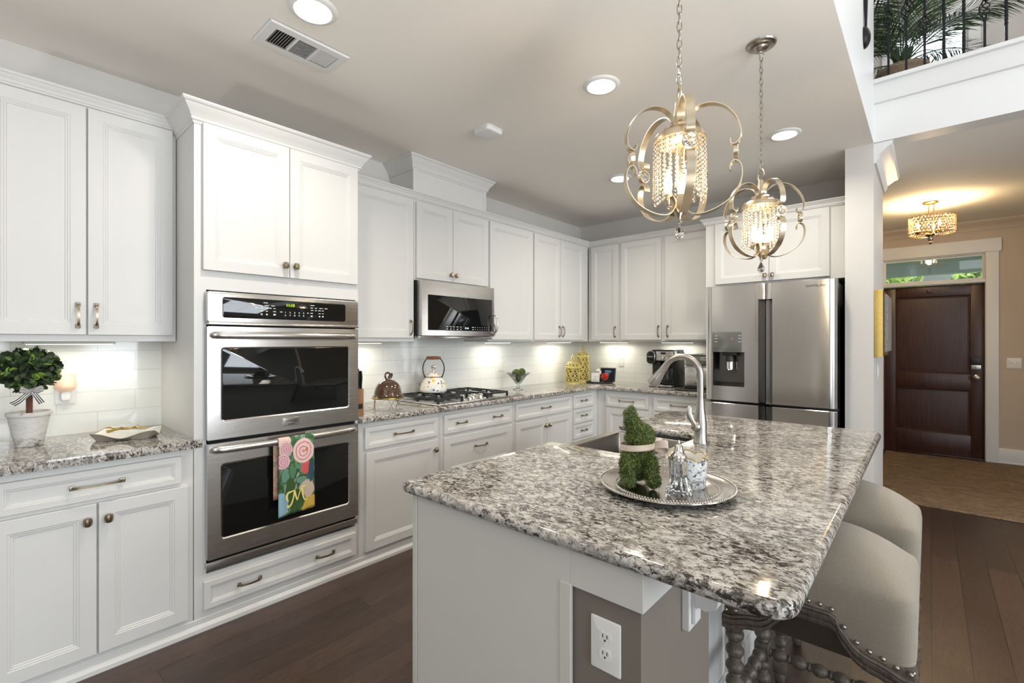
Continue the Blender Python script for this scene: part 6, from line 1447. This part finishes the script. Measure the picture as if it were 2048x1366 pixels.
rp = [(.0475 * math.cos(a), .004 + .0455 * math.sin(a), .1085 + .004 * math.cos(a + .6)) for a in [2 * PI * k / 40 for k in range(41)]]
S = [(rp, (0, 0, .017), 3)]
for (sx, ph_) in ((1, 0), (.7, .5)): S.append((smooth_path([(.044, -.010, .110), (.058, -.020, .117), (.076, -.022, .118), (.083, -.012, .108), (.076, .0, .100), (.060, -.004, .102), (.046, -.008, .108)] if ph_ == 0 else [(.044, -.008, .108), (.056, .010, .116), (.074, .022, .116), (.078, .018, .104), (.060, .004, .100), (.045, -.006, .107)], 5), (0, .004, .022), 3))
ribbon_obj('neck_ribbon', S, 'ribbon', t, .001); t.scale = (1.09, 1.09, 1.10)
# crystal shaker
t = thing('sugar_shaker', 'cut crystal shaker with a silver top on the silver tray', 'shaker', (2.632, 1.382, CT1 + .0027))
flute = lambda a, z: 1 + .05 * math.cos(12 * a) * (1 if .006 < z < .088 else 0)
mb = MB(); mb.lathe([(0, 0), (.030, 0), (.035, .004), (.034, .012), (.029, .020), (.023, .036), (.0205, .060), (.020, .080), (.019, .086), (0, .086)], 48, fn=flute); mb.build('crystal_body', 'crystal', t, smooth=25)
mb = MB(); mb.lathe([(.019, .0862), (.0205, .088), (.020, .094), (.022, .097), (.0215, .101), (.016, .105), (.0125, .112), (.011, .122), (.008, .127), (.003, .129), (.0035, .132), (.001, .139), (0, .139)], 28); mb.build('silver_top', 'chrome', t); t.scale = (1.06, 1.06, 1.17)
# scalloped cup
def speck_mat():
    m, nt, b = newmat('speckled_porcelain'); n = noise(nt, coords(nt), 75, 4, .7, .6); n2 = noise(nt, coords(nt, (1, 1, 2)), 26, 3, .6); c = ramp(nt, [(.36, (.03, .032, .045)), (.42, (.36, .36, .36)), (.47, (.74, .74, .72))], n); c2 = ramp(nt, [(.38, (.35, .35, .35)), (.46, (1, 1, 1))], n2); nt.links.new(mix(nt, 1.0, c.outputs[0], c2.outputs[0], 'MULTIPLY'), b.inputs['Base Color']); b.inputs['Roughness'].default_value = .15; return m
M['speck'] = speck_mat()
t = thing('porcelain_cup', 'speckled porcelain cup with a gilt scalloped rim behind the shaker', 'cup', (2.618, 1.487, CT1 + .0027))
def cupmesh(rings, name, m, cap=None):
    n = 60; mb = MB(); vv = []
    for (r, z, w_) in rings:
        for k in range(n): a = 2 * PI * k / n; vv.append((r * math.cos(a), r * math.sin(a), z + w_ * (abs(math.sin(a * 4.0)) - .5)))
    ff = [(q * n + k, q * n + (k + 1) % n, (q + 1) * n + (k + 1) % n, (q + 1) * n + k) for q in range(len(rings) - 1) for k in range(n)]
    if cap: ff.append([k for k in range(n)][::-1])
    mb.add(vv, ff); return mb.build(name, m, t, smooth=50)
cupmesh([(.052, 0, 0), (.054, .004, 0), (.056, .05, 0), (.0605, .094, .011)], 'cup_wall', 'speck', True)
cupmesh([(.0590, .094, .011), (.0545, .07, .0), (.052, .012, 0), (.001, .010, 0)], 'cup_inside', 'ivory'); cupmesh([(.0608, .0925, .011), (.0609, .0955, .011), (.0588, .0955, .011), (.0588, .0925, .011)], 'gilt_rim', 'gold')
# ---------------------------------------------------------------- trees outside the transom
def tree(x, y, z, r, label, seed, m='palm'):
    t = thing('garden_tree', label, 'tree', (x, y, -.1)); mb = MB(); mb.cyl((0, 0, 0), .09, z - r * .6 + .1, 10, 0, 'z', .05); mb.build('trunk', 'twig', t)
    mb = MB(); rnd = random.Random(seed)
    for k in range(900):
        d = Vector((rnd.gauss(0, 1), rnd.gauss(0, 1), rnd.gauss(0, .8))); d = d.normalized() * r * rnd.uniform(.5, 1.0) ** .5; c = d + Vector((0, 0, z + .1)); u = Vector((rnd.gauss(0, 1), rnd.gauss(0, 1), rnd.gauss(0, 1))).normalized() * .11; v = u.orthogonal().normalized() * .06
        mb.add([tuple(c - u), tuple(c + v), tuple(c + u), tuple(c - v)], [(0, 1, 2, 3)])
    mb.build('foliage', m, t, smooth=0)
M['sunleaf'] = moss_mat('sunny_leaves', (.16, .26, .04), (.30, .44, .09), (.45, .55, .18), 3)
tree(2.25, 14.0, 2.6, .85, 'bright green tree seen low through the left of the transom', 4, 'sunleaf'); tree(4.2, 16.5, 2.75, .6, 'pale green tree seen low through the right of the transom', 6, 'sunleaf')
t = thing('neighbor_house', 'pale neighboring house seen through the middle of the transom', 'house', (3.4, 20, -.1)); mb = MB(); mb.box(-2.2, 0, 0, 2.6, 4, 3.0); mb.build('house_wall', 'bark', t); mb = MB(); mb.prism([(-2.5, 3.0), (2.9, 3.0), (.2, 4.6)], 'y', -.3, 4.3); mb.build('house_roof', 'greyglass', t)
